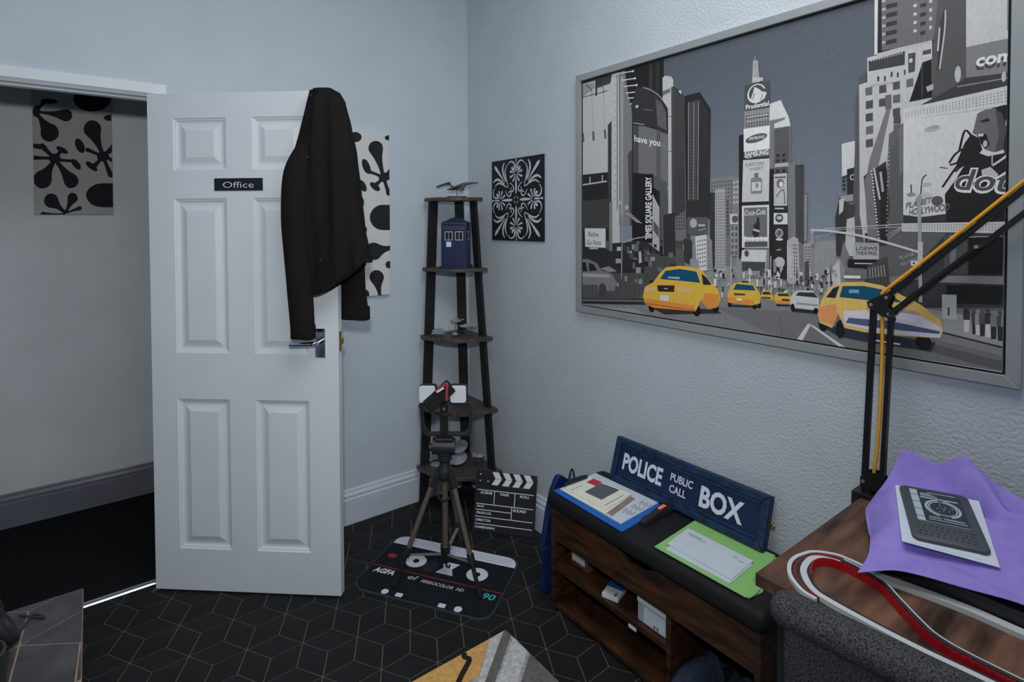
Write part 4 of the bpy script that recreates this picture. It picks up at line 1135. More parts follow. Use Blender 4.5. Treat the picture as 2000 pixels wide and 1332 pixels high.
   ('P',40,[(389,67),(665,89),(688,78),(459,45)]),
   ('E',18,[401,64],14,18,0),
   ('E',18,[593,76],16,20,0),
   ('E',20,[665,96],13,19,0),
   ('P',(206,166,66),[(360,102),(370,139),(408,159),(440,198),(465,219),(524,228),(582,226),(618,214),(650,178),(676,156),(684,126),(673,97),(636,87),(611,116),(591,76),(413,66),(370,76)]),
   ('P',(200,128,58),[(365,95),(583,93),(591,73),(413,64),(370,74)]),
   ('P',(200,128,58),[(623,140),(680,141),(673,97),(638,86),(615,108)]),
   ('P',(14,62,86),[(440,174),(463,206),(524,217),(592,212),(607,174),(524,175)]),
   ('P',(120,150,165),[(476,186),(524,188),(524,180),(472,180)]),
   ('P',(30,34,40),[(612,207),(634,192),(650,171),(618,168)]),
   ('P',(44,26,26),[(426,150),(503,156),(501,132),(431,127)]),
   ('P',(180,180,190),[(440,115),(479,117),(476,96),(440,96)]),
   ('P',(225,185,120),[(370,135),(417,143),(417,128),(370,119)]),
   ('P',(225,185,120),[(511,151),(576,154),(570,135),(516,133)]),
   ('L',(150,60,30),2,[(370,76),(587,76)]),
   ('E',(150,150,150),[465,141],9,2,0),
   ('P',40,[(710,111),(824,120),(821,113),(721,104)]),
   ('E',20,[717,112],7,10,0),
   ('E',20,[801,117],8,11,0),
   ('E',20,[817,123],6,12,0),
   ('P',(206,166,66),[(708,132),(713,159),(731,183),(756,190),(797,187),(811,169),(821,153),(819,127),(791,117),(712,117)]),
   ('P',(200,128,58),[(708,135),(798,135),(798,118),(712,117)]),
   ('P',(14,62,86),[(728,162),(740,182),(796,182),(804,166)]),
   ('P',(60,50,40),[(731,151),(770,153),(770,147),(733,144)]),
   ('P',(190,190,190),[(740,135),(760,135),(760,129),(740,128)]),
   ('P',(60,50,40),[(759,194),(782,194),(782,189),(759,187)]),
   ('P',(206,166,66),[(821,150),(826,167),(848,172),(861,154),(860,141),(824,141)]),
   ('P',(40,44,50),[(827,164),(848,167),(855,158),(827,156)]),
   ('P',60,[(824,149),(853,150),(853,144),(824,142)]),
   ('P',(206,166,66),[(864,155),(872,166),(903,171),(916,157),(913,135),(872,132),(864,142)]),
   ('P',(30,50,60),[(875,164),(905,167),(911,159),(876,156)]),
   ('P',(200,128,58),[(872,143),(913,143),(913,135),(872,132)]),
   ('P',40,[(888,149),(911,150),(911,144),(888,143)]),
   ('P',30,[(869,131),(913,133),(913,129),(873,125)]),
   ('P',35,[(913,125),(998,127),(1005,116),(922,114)]),
   ('P',162,[(911,141),(917,163),(930,178),(977,183),(994,162),(994,126),(919,125)]),
   ('P',42,[(928,163),(936,174),(980,177),(991,163)]),
   ('P',120,[(931,143),(991,144),(991,138),(931,137)]),
   ('E',20,[920,126],6,12,0),
   ('E',20,[986,124],7,9,0),
   ('P',(38,42,54),[(992,87),(1098,84),(1269,81),(1261,56),(1123,56),(1046,60)]),
   ('E',22,[1006,86],12,18,0),
   ('E',22,[1051,81],12,26,0),
   ('E',20,[1244,76],17,20,0),
   ('P',(200,166,92),[(991,117),(1000,157),(1024,198),(1058,214),(1109,219),(1153,213),(1192,194),(1237,172),(1277,139),(1284,111),(1278,93),(1193,85),(1110,82),(1062,86),(1046,124),(1030,81),(997,91)]),
   ('P',(196,132,84),[(991,135),(1038,152),(1046,124),(1033,90),(997,97)]),
   ('P',(14,62,86),[(1048,171),(1056,203),(1109,208),(1153,202),(1197,173),(1122,170)]),
   ('P',(90,130,160),[(1072,195),(1097,197),(1097,187),(1072,185)]),
   ('P',(28,30,36),[(1013,167),(1032,195),(1048,203),(1038,167)]),
   ('P',(172,168,182),[(1059,134),(1146,148),(1237,143),(1281,119),(1278,93),(1147,87),(1062,97)]),
   ('P',(66,74,98),[(1072,116),(1170,121),(1277,110),(1277,103),(1147,98),(1065,101)]),
   ('L',(215,205,200),3,[(1067,127),(1170,135),(1274,118)]),
   ('P',(140,120,130),[(1122,153),(1226,155),(1237,146),(1146,145)]),
   ('L',170,3,[(1123,64),(1194,63)]),
]

# ------------------------------------------------------------------ room shell
RX0, RY0, CZ = -3.3, -4.2, 2.95
DX0, DX1, DZ = -2.29, -1.49, 1.993      # door opening
b = B().box(DX1, 0.1, 0, .1, 0, CZ).box(RX0, DX0, 0, .1, 0, CZ).box(DX0, DX1, 0, .1, DZ, CZ)
struct(b.build('wall_back', 'wall_paint'), 'pale blue grey painted wall with the open doorway')
struct(B().box(0, .1, RY0, 0, 0, CZ).build('wall_right', 'textured_paint'), 'pale grey textured wall with the large street picture')
struct(B().box(RX0 - .1, RX0, RY0, .1, 0, CZ).build('wall_left', 'wall_paint'))
struct(B().box(RX0 - .1, .1, RY0 - .1, RY0, 0, CZ).build('wall_front', 'wall_paint'))
struct(B().box(RX0 - .1, .1, RY0 - .1, 1.2, CZ, CZ + .1).build('ceiling', 'ceiling_paint'))
struct(B().box(RX0, .1, .96, 1.06, 0, CZ).build('wall_hall', 'hall_paint'), 'grey hall wall seen through the doorway')
struct(B().box(0, .1, .1, .96, 0, CZ).build('wall_hall_end', 'hall_paint'))
struct(B().box(RX0 - .1, RX0, .1, 1.06, 0, CZ).build('wall_hall_far', 'hall_paint'))
struct(B().box(RX0, .1, .055, .97, -.03, .004).build('floor_hall', 'carpet'), 'black carpet in the hall')
floor = struct(B().box(RX0, .1, RY0, .055, -.05, -.0012).build('floor', 'grout'), 'black floor of diamond tiles with fine brown joints')

# diamond floor tiles: each its own piece where the photo shows it
a1 = Vector((.1650, -.0867)); ang1 = math.atan2(a1.y, a1.x); side = a1.length / math.sqrt(3)
a2 = Vector((a1.length * math.cos(ang1 + PI / 3), a1.length * math.sin(ang1 + PI / 3)))
O0 = Vector((-1.142, -.467))
def rhomb(gap):
    # 60 degree diamond at a star point between edge directions 0 and 60 degrees
    e0 = Vector((1, 0)); e1 = Vector((.5, math.sqrt(3) / 2)); c = (e0 + e1) * side / 2
    k = 1 - gap / (side * .866)
    return [tuple(c + (p - c) * k) for p in (Vector((0, 0)), e0 * side, (e0 + e1) * side, e1 * side)]
def rot2(p, a): return (p[0] * math.cos(a) - p[1] * math.sin(a), p[0] * math.sin(a) + p[1] * math.cos(a))
flat = lambda u, v, d: (u, v, d)
base_poly = rhomb(.0034)
tile_me = {}
for k in range(3):
    bb = B().prism([rot2(p, ang1 + PI / 6 + k * 2 * PI / 3) for p in base_poly], flat, -.0013, 0)
    tile_me[k] = bb.mesh('tile'); tile_me[k].materials.append(MATS['slate_tile'])
rest = B()
for i in range(-40, 40):
    for j in range(-40, 40):
        o_ = O0 + a1 * i + a2 * j
        if not (RX0 - .3 < o_.x < .3 and RY0 - .3 < o_.y < .3): continue
        for k in range(3):
            poly = [(o_.x + q[0], o_.y + q[1]) for q in (rot2(p, ang1 + PI / 6 + k * 2 * PI / 3) for p in base_poly)]
            cx = sum(q[0] for q in poly) / 4; cy = sum(q[1] for q in poly) / 4
            cl = clip(poly, RX0, -.016, RY0, .03 if DX0 < cx < DX1 else -.016)
            if len(cl) < 3: continue
            inview = (cx + .911) * .595 + (cy + 1.027) * .803 > -.09 and cx > -1.95 and not (cx > -.27 and cy < -1.1)
            if inview:
                if all(abs(p[0] - q[0]) + abs(p[1] - q[1]) < 1e-9 for p, q in zip(sorted(cl), sorted(poly))) and len(cl) == 4:
                    t = bpy.data.objects.new('tile', tile_me[k]); link(t, floor); t.location = (o_.x, o_.y, 0)
                else:
                    B().prism(cl, flat, -.0013, 0).build('tile', 'slate_tile', floor)
            else:
                rest.prism(cl, flat, -.0013, 0)
t = rest.build('tile_field', 'slate_tile', floor); t['kind'] = 'stuff'

# skirting boards
def skirting(name, mat, fn, L0, L1, label):
    prof = [(0, 0), (.018, 0), (.018, .122), (.0125, .128), (.0145, .134), (.0150, .142), (.0105, .150), (.0075, .155), (.0085, .162), (.004, .169), (0, .169)]
    bb = B(); bb.loft([[fn(L, d, z) for d, z in prof] for L in (L0, L1)])
    return struct(bb.build(name, mat), label)
skirting('baseboard_back', 'skirting_paint', lambda L, d, z: (L, -d, z), -1.43, -.018, 'white moulded skirting board under the office canvas')
skirting('baseboard_right', 'skirting_paint', lambda L, d, z: (-d, L, z), RY0, 0, 'white moulded skirting board behind the clapperboard')
skirting('baseboard_hall', 'grey_gloss', lambda L, d, z: (L, .96 - d, z), RX0, 0, 'dark grey glossy skirting board in the hall')

# door frame
bb = B().box(DX0 - .06, -1.455, -.018, 0, DZ, 2.034)
bb.box(DX0 - .06, -1.455, -.012, 0, DZ - .004, DZ)
struct(bb.build('trim_1', 'white_gloss', bevel=.004), 'white gloss architrave over the doorway')
bb = B().box(-1.472, -1.442, -.012, 0, 0, DZ - .004)
struct(bb.build('trim_2', 'white_gloss', bevel=.003), 'white architrave post behind the open door')
bb = B().box(DX0, DX1, 0, .1, DZ - .010, DZ).box(DX0, DX1, .038, .075, DZ - .018, DZ - .010)
bb.box(DX1 - .002, DX1 + .022, .014, .1, 0, DZ - .010).box(DX0, DX0 + .022, 0, .1, 0, DZ - .010)
struct(bb.build('trim_3', 'white_gloss', bevel=.003), 'white gloss door lining under the architrave')
prof = [(0, 0), (.002, .004), (.008, .0075), (.017, .009), (.026, .0075), (.032, .004), (.034, 0)]
bb = B(); bb.loft([[(x, .034 + d, z) for d, z in prof] for x in (DX0 + .022, DX1 - .002)])
struct(bb.build('trim_4', 'aluminium', smooth=True), 'shiny metal threshold strip between tiles and hall carpet')

# ------------------------------------------------------------------ six panel door, swung open
HING = (-1.5225, -.015, .008); DANG = -0.7038
door = thing('door_1', 'white six panel door standing open with a black jacket over it', None, HING, DANG, kind='structure')
xs = [0, .104, .320, .426, .642, .762]; zs = [0, .168, .772, .956, 1.568, 1.680, 1.884, 1.981]
vs = []; fs = []
for z in zs:
    for x in xs: vs.append((x, 0, z))
nx = len(xs)
cells = []
for j in range(len(zs) - 1):
    for i in range(nx - 1):
        if i in (1, 3) and j in (1, 3, 5): cells.append((xs[i], xs[i + 1], zs[j], zs[j + 1])); continue
        q = j * nx + i; fs.append((q, q + 1, q + nx + 1, q + nx))
bb = B(); bb.add(vs, fs)
T_ = .036
bb.add([(0, 0, 0), (.762, 0, 0), (.762, T_, 0), (0, T_, 0), (0, 0, 1.981), (.762, 0, 1.981), (.762, T_, 1.981), (0, T_, 1.981)],
       [(0, 3, 2, 1), (4, 5, 6, 7), (1, 2, 6, 5), (2, 3, 7, 6), (3, 0, 4, 7)])
me = bpy.data.meshes.new('door_leaf'); me.from_pydata(bb.v, [], bb.f)
bmx = bmesh.new(); bmx.from_mesh(me); bmesh.ops.remove_doubles(bmx, verts=bmx.verts, dist=1e-5); bmesh.ops.recalc_face_normals(bmx, faces=bmx.faces); bmx.to_mesh(me); bmx.free()
me.materials.append(MATS['white_gloss']); link(bpy.data.objects.new('door_leaf', me), door)
loops = [(0, 0), (.004, .004), (.009, .0055), (.013, .010), (.018, .0115), (.024, .0115), (.030, .010), (.048, .0030), (.0505, .0020), (.0515, .0020)]
for x0, x1, z0, z1 in cells:
    rings = [[(x0 + d, y, z0 + d), (x1 - d, y, z0 + d), (x1 - d, y, z1 - d), (x0 + d, y, z1 - d)] for d, y in loops]
    pb_ = B(); pb_.loft(rings, cap=False); k = len(pb_.v); pb_.f.append((k - 4, k - 3, k - 2, k - 1))
    pb_.build('panel', 'white_gloss', door)
# lever handle, latch
hp = B().box(.671, .711, -.006, 0, .945, 1.058).build('handle_plate', 'chrome', door, bevel=.002)
bb = B().tube([(.690, -.004, 1.008), (.690, -.040, 1.008)], .009).tube(spline([(.690, -.036, 1.008), (.686, -.047, 1.008), (.672, -.051, 1.007), (.630, -.051, 1.005), (.590, -.049, 1.004)], 5), [.010] * 11 + [.009] * 9 + [.0085])
bb.build('lever', 'chrome', hp, smooth=True)
for x, z in ((.678, .953), (.704, .953), (.678, 1.05), (.704, 1.05)):
    B().tube([(x, -.006, z), (x, -.0072, z)], .0028, 10).build('screw', 'rivet', hp)
lp = B().box(.762, .764, .008, .028, .965, 1.045).build('latch_plate', 'brass', door, bevel=.001)
B().box(.763, .775, .012, .024, .995, 1.018).build('latch', 'brass', lp, bevel=.002)
# name plate on the door
np_ = thing('door_sign', 'small black plate reading Office fixed to the white door', 'sign',
            (HING[0] + .272 * math.cos(DANG), HING[1] + .272 * math.sin(DANG), HING[2] + 1.597), DANG)
B().box(0, .196, -.004, 0, 0, .049).build('plate', 'panel_black', np_, bevel=.0015)
bb = B(); put_text(bb, 'Office', lambda u, v, d: (u, -.0044 - d, v), .036, .160, .0115, .025, -.010); raw(bb, 'lettering', 'light_print', np_)

# ------------------------------------------------------------------ canvases
def canvas(name, label, loc, wd, ht, blots, mat, group):
    c = thing(name, label, 'canvas', loc, 0, group)
    B().box(0, wd, -.022, 0, 0, ht).build('stretched_canvas', mat, c, bevel=.003)
    polys = []
    for q in blots:
        poly = clip([(u / 1000, v / 1000) for u, v in q], .001, wd - .001, .001, ht - .001)
        if len(poly) > 2: polys.append(poly)
    def inside(p, poly):
        r_ = False
        for i_ in range(len(poly)):
            (x0, y0), (x1, y1) = poly[i_ - 1], poly[i_]
            if (y0 > p[1]) != (y1 > p[1]) and p[0] < (x1 - x0) * (p[1] - y0) / (y1 - y0) + x0: r_ = not r_
        return r_
    grp = list(range(len(polys)))
    for i_ in range(len(polys)):
        for j_ in range(i_):
            if any(inside(p, polys[j_]) for p in polys[i_]) or any(inside(p, polys[i_]) for p in polys[j_]):
                a_, b_ = grp[i_], grp[j_]; grp = [a_ if g_ == b_ else g_ for g_ in grp]
    for g_ in sorted(set(grp)):
        bb = B()
        for k, poly in enumerate(p for p, q in zip(polys, grp) if q == g_):
            o_ = len(bb.v); bb.v += [(u, -.0224 - k * .00003, v) for u, v in poly]; bb.f.append(tuple(o_ + i for i in range(len(poly))))
        raw(bb, 'printed_blot', 'canvas_black', c)
    return c
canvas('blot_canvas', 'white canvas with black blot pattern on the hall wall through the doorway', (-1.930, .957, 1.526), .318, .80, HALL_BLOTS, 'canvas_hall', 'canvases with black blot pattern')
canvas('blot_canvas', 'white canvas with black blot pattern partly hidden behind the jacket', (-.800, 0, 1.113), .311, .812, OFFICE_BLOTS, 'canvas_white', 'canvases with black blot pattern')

# ------------------------------------------------------------------ scroll panel on the right wall
sp = thing('scroll_panel', 'black square wall panel with pale scroll and petal ornament', 'wall panel', (0, -.446, 1.590), 0)
W2 = .2065
B().box(-.008, 0, -W2, W2, -W2 + .002, W2).build('backing', 'panel_black', sp, bevel=.001)
fnp = lambda u, v, d: (-.0085 - d, -u * W2, v * W2)
bb = B()
spindle = lambda w_: (lambda t: max(.002, w_ * math.sin(PI * min(1, t ** .8)) ** .8))
grow = lambda w_: (lambda t: .006 + w_ * t * (1 if t < .85 else (1 - t) / .15 * .8 + .2))
even = lambda w_: (lambda t: w_ * (.35 + .65 * math.sin(PI * t)))
for k in range(4):
    ca, sa = math.cos(k * PI / 2), math.sin(k * PI / 2)
    fk = lambda u, v, d, ca=ca, sa=sa: fnp(u * ca - v * sa, u * sa + v * ca, d)
    stroke_faces(bb, [(0, .14), (0, .35), (0, .58)], spindle(.034), fk, 0)
    stroke_faces(bb, [(0, .66), (0, .78), (0, .93)], spindle(.022), fk, 0)
    bb.add([fk(u, v, 0) for u, v in oval((0, .95), .03, .035, n=12)], [tuple(range(12))])
    for s_ in (-1, 1):
        for a_, L_ in ((28, .27), (62, .27), (95, .24), (128, .20)):
            dx, dz = math.sin(R(a_)) * s_, -math.cos(R(a_))
            stroke_faces(bb, [(dx * .05, .66 + dz * .05), (dx * .17, .66 + dz * .17), (dx * L_, .66 + dz * L_ + .02)], grow(.028), fk, .0001)
        stroke_faces(bb, [(s_ * .33, .86), (s_ * .22, .93), (s_ * .10, .90), (s_ * .06, .80), (s_ * .10, .72), (s_ * .16, .74), (s_ * .15, .80)], even(.022), fk, .0002, 6)
        stroke_faces(bb, [(s_ * .31, .36), (s_ * .40, .55), (s_ * .43, .72), (s_ * .36, .86)], even(.022), fk, .0003)
        stroke_faces(bb, [(s_ * .40, .46), (s_ * .50, .64), (s_ * .53, .80), (s_ * .46, .93)], even(.030), fk, .0002)
        stroke_faces(bb, [(s_ * .24, .42), (s_ * .14, .36), (s_ * .09, .26), (s_ * .15, .20), (s_ * .21, .25), (s_ * .17, .31)], even(.018), fk, .0003, 6)
    c45 = math.sqrt(.5)
    stroke_faces(bb, [(.44, .44), (.66, .66), (.88, .88)], (lambda t: max(.003, .055 * (t ** .8) * (1 if t < .8 else (1 - t) / .2))), fk, .0004)
    bb.add([fk(u, v, .0004) for u, v in oval((.33, .33), .018, .035, -45, n=10)], [tuple(range(10))])
    stroke_faces(bb, [(.10, .03), (.05, .05), (.03, .10)], even(.010), fk, .0004, 4)
raw(bb, 'scroll_ornament', 'panel_silver', sp)
for z in (W2 - .012, -W2 + .012):
    B().tube([(-.008, 0, z), (-.011, 0, z)], .004, 10).build('pin', 'brass', sp)

# ------------------------------------------------------------------ large framed street picture
pic = thing('framed_picture', 'large silver framed black and white city street print with yellow cabs', 'picture', (0, -.878, 1.090), 0)
PW, PH = 1.427, 1.015
fp = lambda u, v, d: (-d, -u, v)                  # u runs right, v up, d into the room
FW = .027
for nm, poly in (('frame_rail', [(0, PH), (PW, PH), (PW - FW, PH - FW), (FW, PH - FW)]), ('frame_rail', [(0, 0), (PW, 0), (PW - FW, FW), (FW, FW)]),
                 ('frame_rail', [(0, 0), (FW, FW), (FW, PH - FW), (0, PH)]), ('frame_rail', [(PW, 0), (PW - FW, FW), (PW - FW, PH - FW), (PW, PH)])):
    B().prism(poly, fp, .001, .022).build(nm, 'frame_silver', pic, bevel=.0015)
B().prism([(FW, FW), (PW - FW, FW), (PW - FW, PH - FW), (FW, PH - FW)], fp, .001, .010).build('backing_board', 'matt_black', pic)
pv, pf, pc = [], [], []
IN = (FW + .006, PW - FW - .006, FW + .005, PH - FW - .006)
def pr(poly, tone, cols=None):
    poly2 = clip([(u / 1000, v / 1000) for u, v in poly], IN[0], IN[1], IN[2], IN[3])
    if len(poly2) < 3: return
    d = .0104 + pr.k * .0000125; pr.k += 1
    o_ = len(pv); pv.extend(fp(u, v, d) for u, v in poly2); pf.append(tuple(o_ + i for i in range(len(poly2))))
    c = alb(tone, PKT); pc.extend([c] * len(poly2))
pr.k = 0
PKT = .52
def sky(v): return tuple(int(a_ + (b_ - a_) * (1 - max(0, min(1, (v - 150) / 850))) ** 1.2) for a_, b_ in ((66, 116), (71, 122), (78, 134)))
for q in range(72):
    v0, v1 = q * 1015 / 72, (q + 1) * 1015 / 72
    pr([(0, v0), (1427, v0), (1427, v1), (0, v1)], sky((v0 + v1) / 2)); pr.k = 0
pr.k = 1
def lerp(a_, b_, t): return (a_[0] + (b_[0] - a_[0]) * t, a_[1] + (b_[1] - a_[1]) * t)
for it in POSTER:
    kd = it[0]
    if kd == 'P': pr(it[2], it[1])
    elif kd == 'G':
        _, tone, qd, nx_, ny_, fx, fy = it
        k0 = pr.k
        for i in range(nx_):
            for j in range(ny_):
                u0, u1 = (i + (1 - fx) / 2) / nx_, (i + (1 + fx) / 2) / nx_; v0, v1 = (j + (1 - fy) / 2) / ny_, (j + (1 + fy) / 2) / ny_
                pt = lambda u, v: lerp(lerp(qd[0], qd[1], u), lerp(qd[3], qd[2], u), v)
                pr.k = k0; pr([pt(u0, v0), pt(u1, v0), pt(u1, v1), pt(u0, v1)], tone)
        pr.k = k0 + 1
    elif kd == 'L':
        _, tone, wd, pts = it
        a_, b_ = stroke([(float(p[0]), float(p[1])) for p in pts], (lambda t, wd=wd: wd * .75), 1 if len(pts) == 2 else 4)
        k0 = pr.k
        for i in range(len(a_) - 1): pr.k = k0; pr([a_[i], a_[i + 1], b_[i + 1], b_[i]], tone)
    elif kd == 'E': pr(oval(it[2], it[3], it[4], it[5], 20), it[1])
    else:
        _, s_, tone, p0, p1, h, bold, shear = it
        vs_, fs_, x0, x1, y0, y1 = text_geo(s_, bold, shear)
        du, dv = p1[0] - p0[0], p1[1] - p0[1]; L_ = math.hypot(du, dv)
        if abs(du) >= abs(dv): ux, uy, wx, wy = du, dv, 0, h / .73
        else: ux, uy, wx, wy = du, dv, -h * 1.35 / .73, 0
        k0 = pr.k
        for f_ in fs_:
            pr.k = k0
            pr([(p0[0] + ux * (vs_[i].x - x0) / (x1 - x0) + wx * vs_[i].y, p0[1] + uy * (vs_[i].x - x0) / (x1 - x0) + wy * vs_[i].y) for i in f_], tone)
me = bpy.data.meshes.new('street_print'); me.from_pydata(pv, [], pf); me.update()
ca_ = me.color_attributes.new('print', 'FLOAT_COLOR', 'POINT')
ca_.data.foreach_set('color', [x for c in pc for x in (*c, 1.0)])
me.materials.append(MATS['poster_print']); link(bpy.data.objects.new('street_print', me), pic)

# ------------------------------------------------------------------ corner shelf
cs = thing('corner_shelf', 'tall dark five tier corner shelf on black legs between the two walls', 'shelf', (-.05, -.05, 0), 0)
SZ = [1.607, 1.243, .888, .522, .203]
def shelf_at(z): return Vector((-.030 - (z - .2) * .032, -.030)), .325 - (z - .2) * .0736
for n_, z in enumerate(SZ):
    v_, L_ = shelf_at(z); pts = [(0, 0), (-L_, 0)]
    nseg = 10 if n_ < 3 else 4
    for k in range(nseg + 1):
        th = R(8 + 74 * k / nseg); rr = L_ * (1.0 + .075 * math.sin(2 * th)); pts.append((-rr * math.cos(th), -rr * math.sin(th)))
    pts.append((0, -L_))
    B().prism([(v_.x + .05 + u, v_.y + .05 + v) for u, v in pts], flat, z - .018, z).build('shelf', 'shelf_wood', cs, bevel=.002)
OF = Vector((.05, .05, 0))
B().bar(Vector((-.322, -.048, 0)) + OF, Vector((-.252, -.048, 1.589)) + OF, .016, .05, (1, 0, 0)).build('leg', 'matt_black', cs, bevel=.001)
B().bar(Vector((-.060, -.322, 0)) + OF, Vector((-.098, -.198, 1.589)) + OF, .016, .05, (0, 1, 0)).build('leg', 'matt_black', cs, bevel=.001)
B().bar(Vector((-.056, -.050, 0)) + OF, Vector((-.098, -.060, 1.589)) + OF, .016, .05, (.8, -.6, 0)).build('leg', 'matt_black', cs, bevel=.001)

# blue box on the second shelf
kb = thing('blue_kiosk_box', 'small dark blue kiosk shaped box with white framed windows on the corner shelf', 'model box', (-.172, -.146, 1.2435), R(-43))
def kbox(nm, hw, z0, z1, mt, par=kb, bv=.002): return B().box(-hw, hw, -hw, hw, z0, z1).build(nm, mt, par, bevel=bv)
kbox('plinth', .074, 0, .012, 'kiosk_blue')
body = kbox('body', .062, .012, .225, 'kiosk_blue')
for a_ in range(4):
    Mr = Matrix.Rotation(a_ * PI / 2, 4, 'Z')
    g = lambda x0, x1, y0, y1, z0, z1, nm, mt, par=body: (lambda t: B().add([Mr @ Vector(p) for p in t.v], t.f).build(nm, mt, par))(B().box(x0, x1, y0, y1, z0, z1))
    g(-.066, -.054, -.0645, -.058, .012, .225, 'corner_post', 'kiosk_blue')
    g(.054, .066, -.0645, -.058, .012, .225, 'corner_post', 'kiosk_blue')
    g(-.062, .062, -.0655, -.060, .196, .214, 'top_rail', 'kiosk_roof')
    g(-.0015, .0015, -.0635, -.060, .012, .196, 'door_joint', 'kiosk_blue')
    for cx in (-.027, .027):
        g(cx - .020, cx + .020, -.0634, -.061, .144, .188, 'window_frame', 'light_print')
        for ix in range(2):
            x0 = cx - .0176 + ix * .0184
            g(x0, x0 + .0168, -.0638, -.0633, .1466, .1856, 'pane', 'panel_black')
g = lambda x0, x1, y0, y1, z0, z1, nm, mt: B().box(x0, x1, y0, y1, z0, z1).build(nm, mt, body)
g(-.040, -.014, -.0636, -.061, .110, .136, 'notice', 'light_print')
B().box(-.003, -.001, -.066, -.062, .118, .128).build('door_handle', 'chrome', body)
roof = B().box(-.066, .066, -.066, .066, .225, .234).loft([[(s * a_, t * a_, z) for s, t in ((-1, -1), (1, -1), (1, 1), (-1, 1))] for a_, z in ((.066, .234), (.006, .264))]).build('roof', 'kiosk_roof', kb, bevel=.001)
B().lathe([(.003, .262), (.004, .266), (.007, .270), (.007, .275), (.003, .279), (0, .280)], 12).build('roof_knob', 'black_plastic', roof, smooth=True)

# little display models (plain craft of no particular make)
def saucer(nm, label, loc, rz, r, h, mat, cat='model craft', pod=True, base=.03, group='display craft on the corner shelf'):
    t = thing(nm, label, cat, loc, rz, group)
    B().lathe([(base * 1.3, 0), (base * 1.3, .003), (base, .006), (.003, .007)], 20).build('base', 'stand_dark', t, smooth=True)
    B().tube([(0, 0, .006), (0, 0, h)], .0018, 8).build('stem', 'rivet', t)
    hull = B().lathe([(0, h - .004), (r * .35, h - .002), (r * .95, h + .003), (r, h + .005), (r * .9, h + .008), (r * .4, h + .011), (r * .25, h + .015), (0, h + .017)], 24).build('disc', mat, t, smooth=True)
    if pod:
        B().tube([(r * .3, 0, h), (r * .9, 0, h - .002), (r * 1.5, 0, h)], [.004, .006, .002], 10).build('tail', mat, t, smooth=True)
        for s_ in (-1, 1):
            B().bar((r * 1.0, 0, h), (r * 1.1, s_ * r * .55, h + .010), .006, .002).bar((r * .7, s_ * r * .55, h + .010), (r * 1.6, s_ * r * .55, h + .010), .006, .005).build('fin', mat, t)
    return t
# winged bird-like craft on the top shelf
wc = thing('winged_model', 'dark winged display craft on a clear stem on the top shelf', 'model craft', (-.175, -.16, 1.6075), R(-38))
B().prism(oval((0, 0), .052, .036, n=24), flat, 0, .007).build('base', 'shelf_wood', wc, bevel=.002)
B().tube([(0, 0, .006), (0, 0, .042)], .0028, 8).build('stem', 'chrome', wc)
hullb = B().loft([[(x, y * k, .052 + z * k * .7 + dz) for y, z in ((-1, 0), (-.6, .7), (0, 1), (.6, .7), (1, 0), (.6, -.7), (0, -1), (-.6, -.7))] for x, k, dz in ((.028, .006, .008), (.012, .015, .004), (-.004, .017, 0), (-.020, .011, -.006), (-.038, .006, -.009), (-.052, .002, -.009))])
hullb.build('hull', 'craft_dark', wc, smooth=True)
def wing(pts, th):
    return B().loft([[(x, y, z + th), (x + c, y, z + th * .4), (x, y, z - th)] if 0 else [(x, y, z + th), (x + c, y, z), (x + c * .4, y, z - th)] for x, y, z, c in pts]).build('wing', 'craft_dark', wc)
B().prism([(0, .040), (.004, .062), (.020, .073), (.050, .080), (.108, .080), (.112, .076), (.080, .071), (.050, .064), (.038, .052), (.034, .038), (.020, .034)], lambda u, v, d: (u, d + u * .12, v), -.010, .010).build('wing', 'craft_dark', wc, bevel=.002)
B().prism([(-.004, .052), (-.030, .066), (-.034, .078), (-.038, .083), (-.070, .074), (-.108, .060), (-.108, .052), (-.066, .064), (-.040, .066), (-.016, .042), (-.002, .040)], lambda u, v, d: (u, d - u * .12, v), -.010, .010).build('wing', 'craft_dark', wc, bevel=.002)
saucer('disc_model', 'pale disc shaped display craft at the back of the third shelf', (-.150, -.100, .8885), R(15), .030, .058, 'craft_grey')
saucer('disc_model', 'pale disc shaped display craft low at the right of the third shelf', (-.140, -.180, .8885), R(-20), .034, .042, 'craft_grey')
t = thing('fan_model', 'small grey fan shaped ornament at the left of the third shelf', 'ornament', (-.268, -.118, .8885), R(-36))
bb = B().lathe([(.030, 0), (.030, .003), (.024, .006), (.003, .007)], 20).build('base', 'stand_dark', t, smooth=True)
for k in range(7):
    a_ = R(-10 + 200 * k / 6)
    B().tube([(0, 0, .014), (.016 * math.cos(a_), 0, .016 + .014 * math.sin(a_)), (.034 * math.cos(a_), 0, .018 + .026 * math.sin(a_))], [.004, .003, .006], 8).build('spoke', 'craft_grey', t, smooth=True)
t = thing('tiny_disc', 'tiny pale round model near the middle of the third shelf', 'model craft', (-.195, -.165, .8885), 0, 'display craft on the corner shelf')
B().lathe([(.006, 0), (.018, .006), (.020, .008), (.012, .011), (.008, .018), (0, .018)], 18).build('disc', 'craft_grey', t, smooth=True)
B().lathe([(.010, 0), (.010, .002), (.005, .003)], 14).build('base', 'stand_dark', t)
saucer('disc_model', 'pale display craft on a stem on the fourth shelf behind the lamps', (-.150, -.135, .5225), R(-30), .030, .055, 'craft_grey')
t = thing('tilted_disc_model', 'large pale disc shaped craft lying tilted at the middle of the lowest shelf', 'model craft', (-.175, -.150, .2035), R(-36))
B().lathe([(.026, 0), (.026, .004), (.006, .006)], 18).build('base', 'stand_dark', t)
B().tube([(0, 0, .004), (0, 0, .03)], .004, 8).build('stem', 'rivet', t)
Mt = Matrix.Translation((-.005, 0, .034)) @ Matrix.Rotation(R(18), 4, 'X')
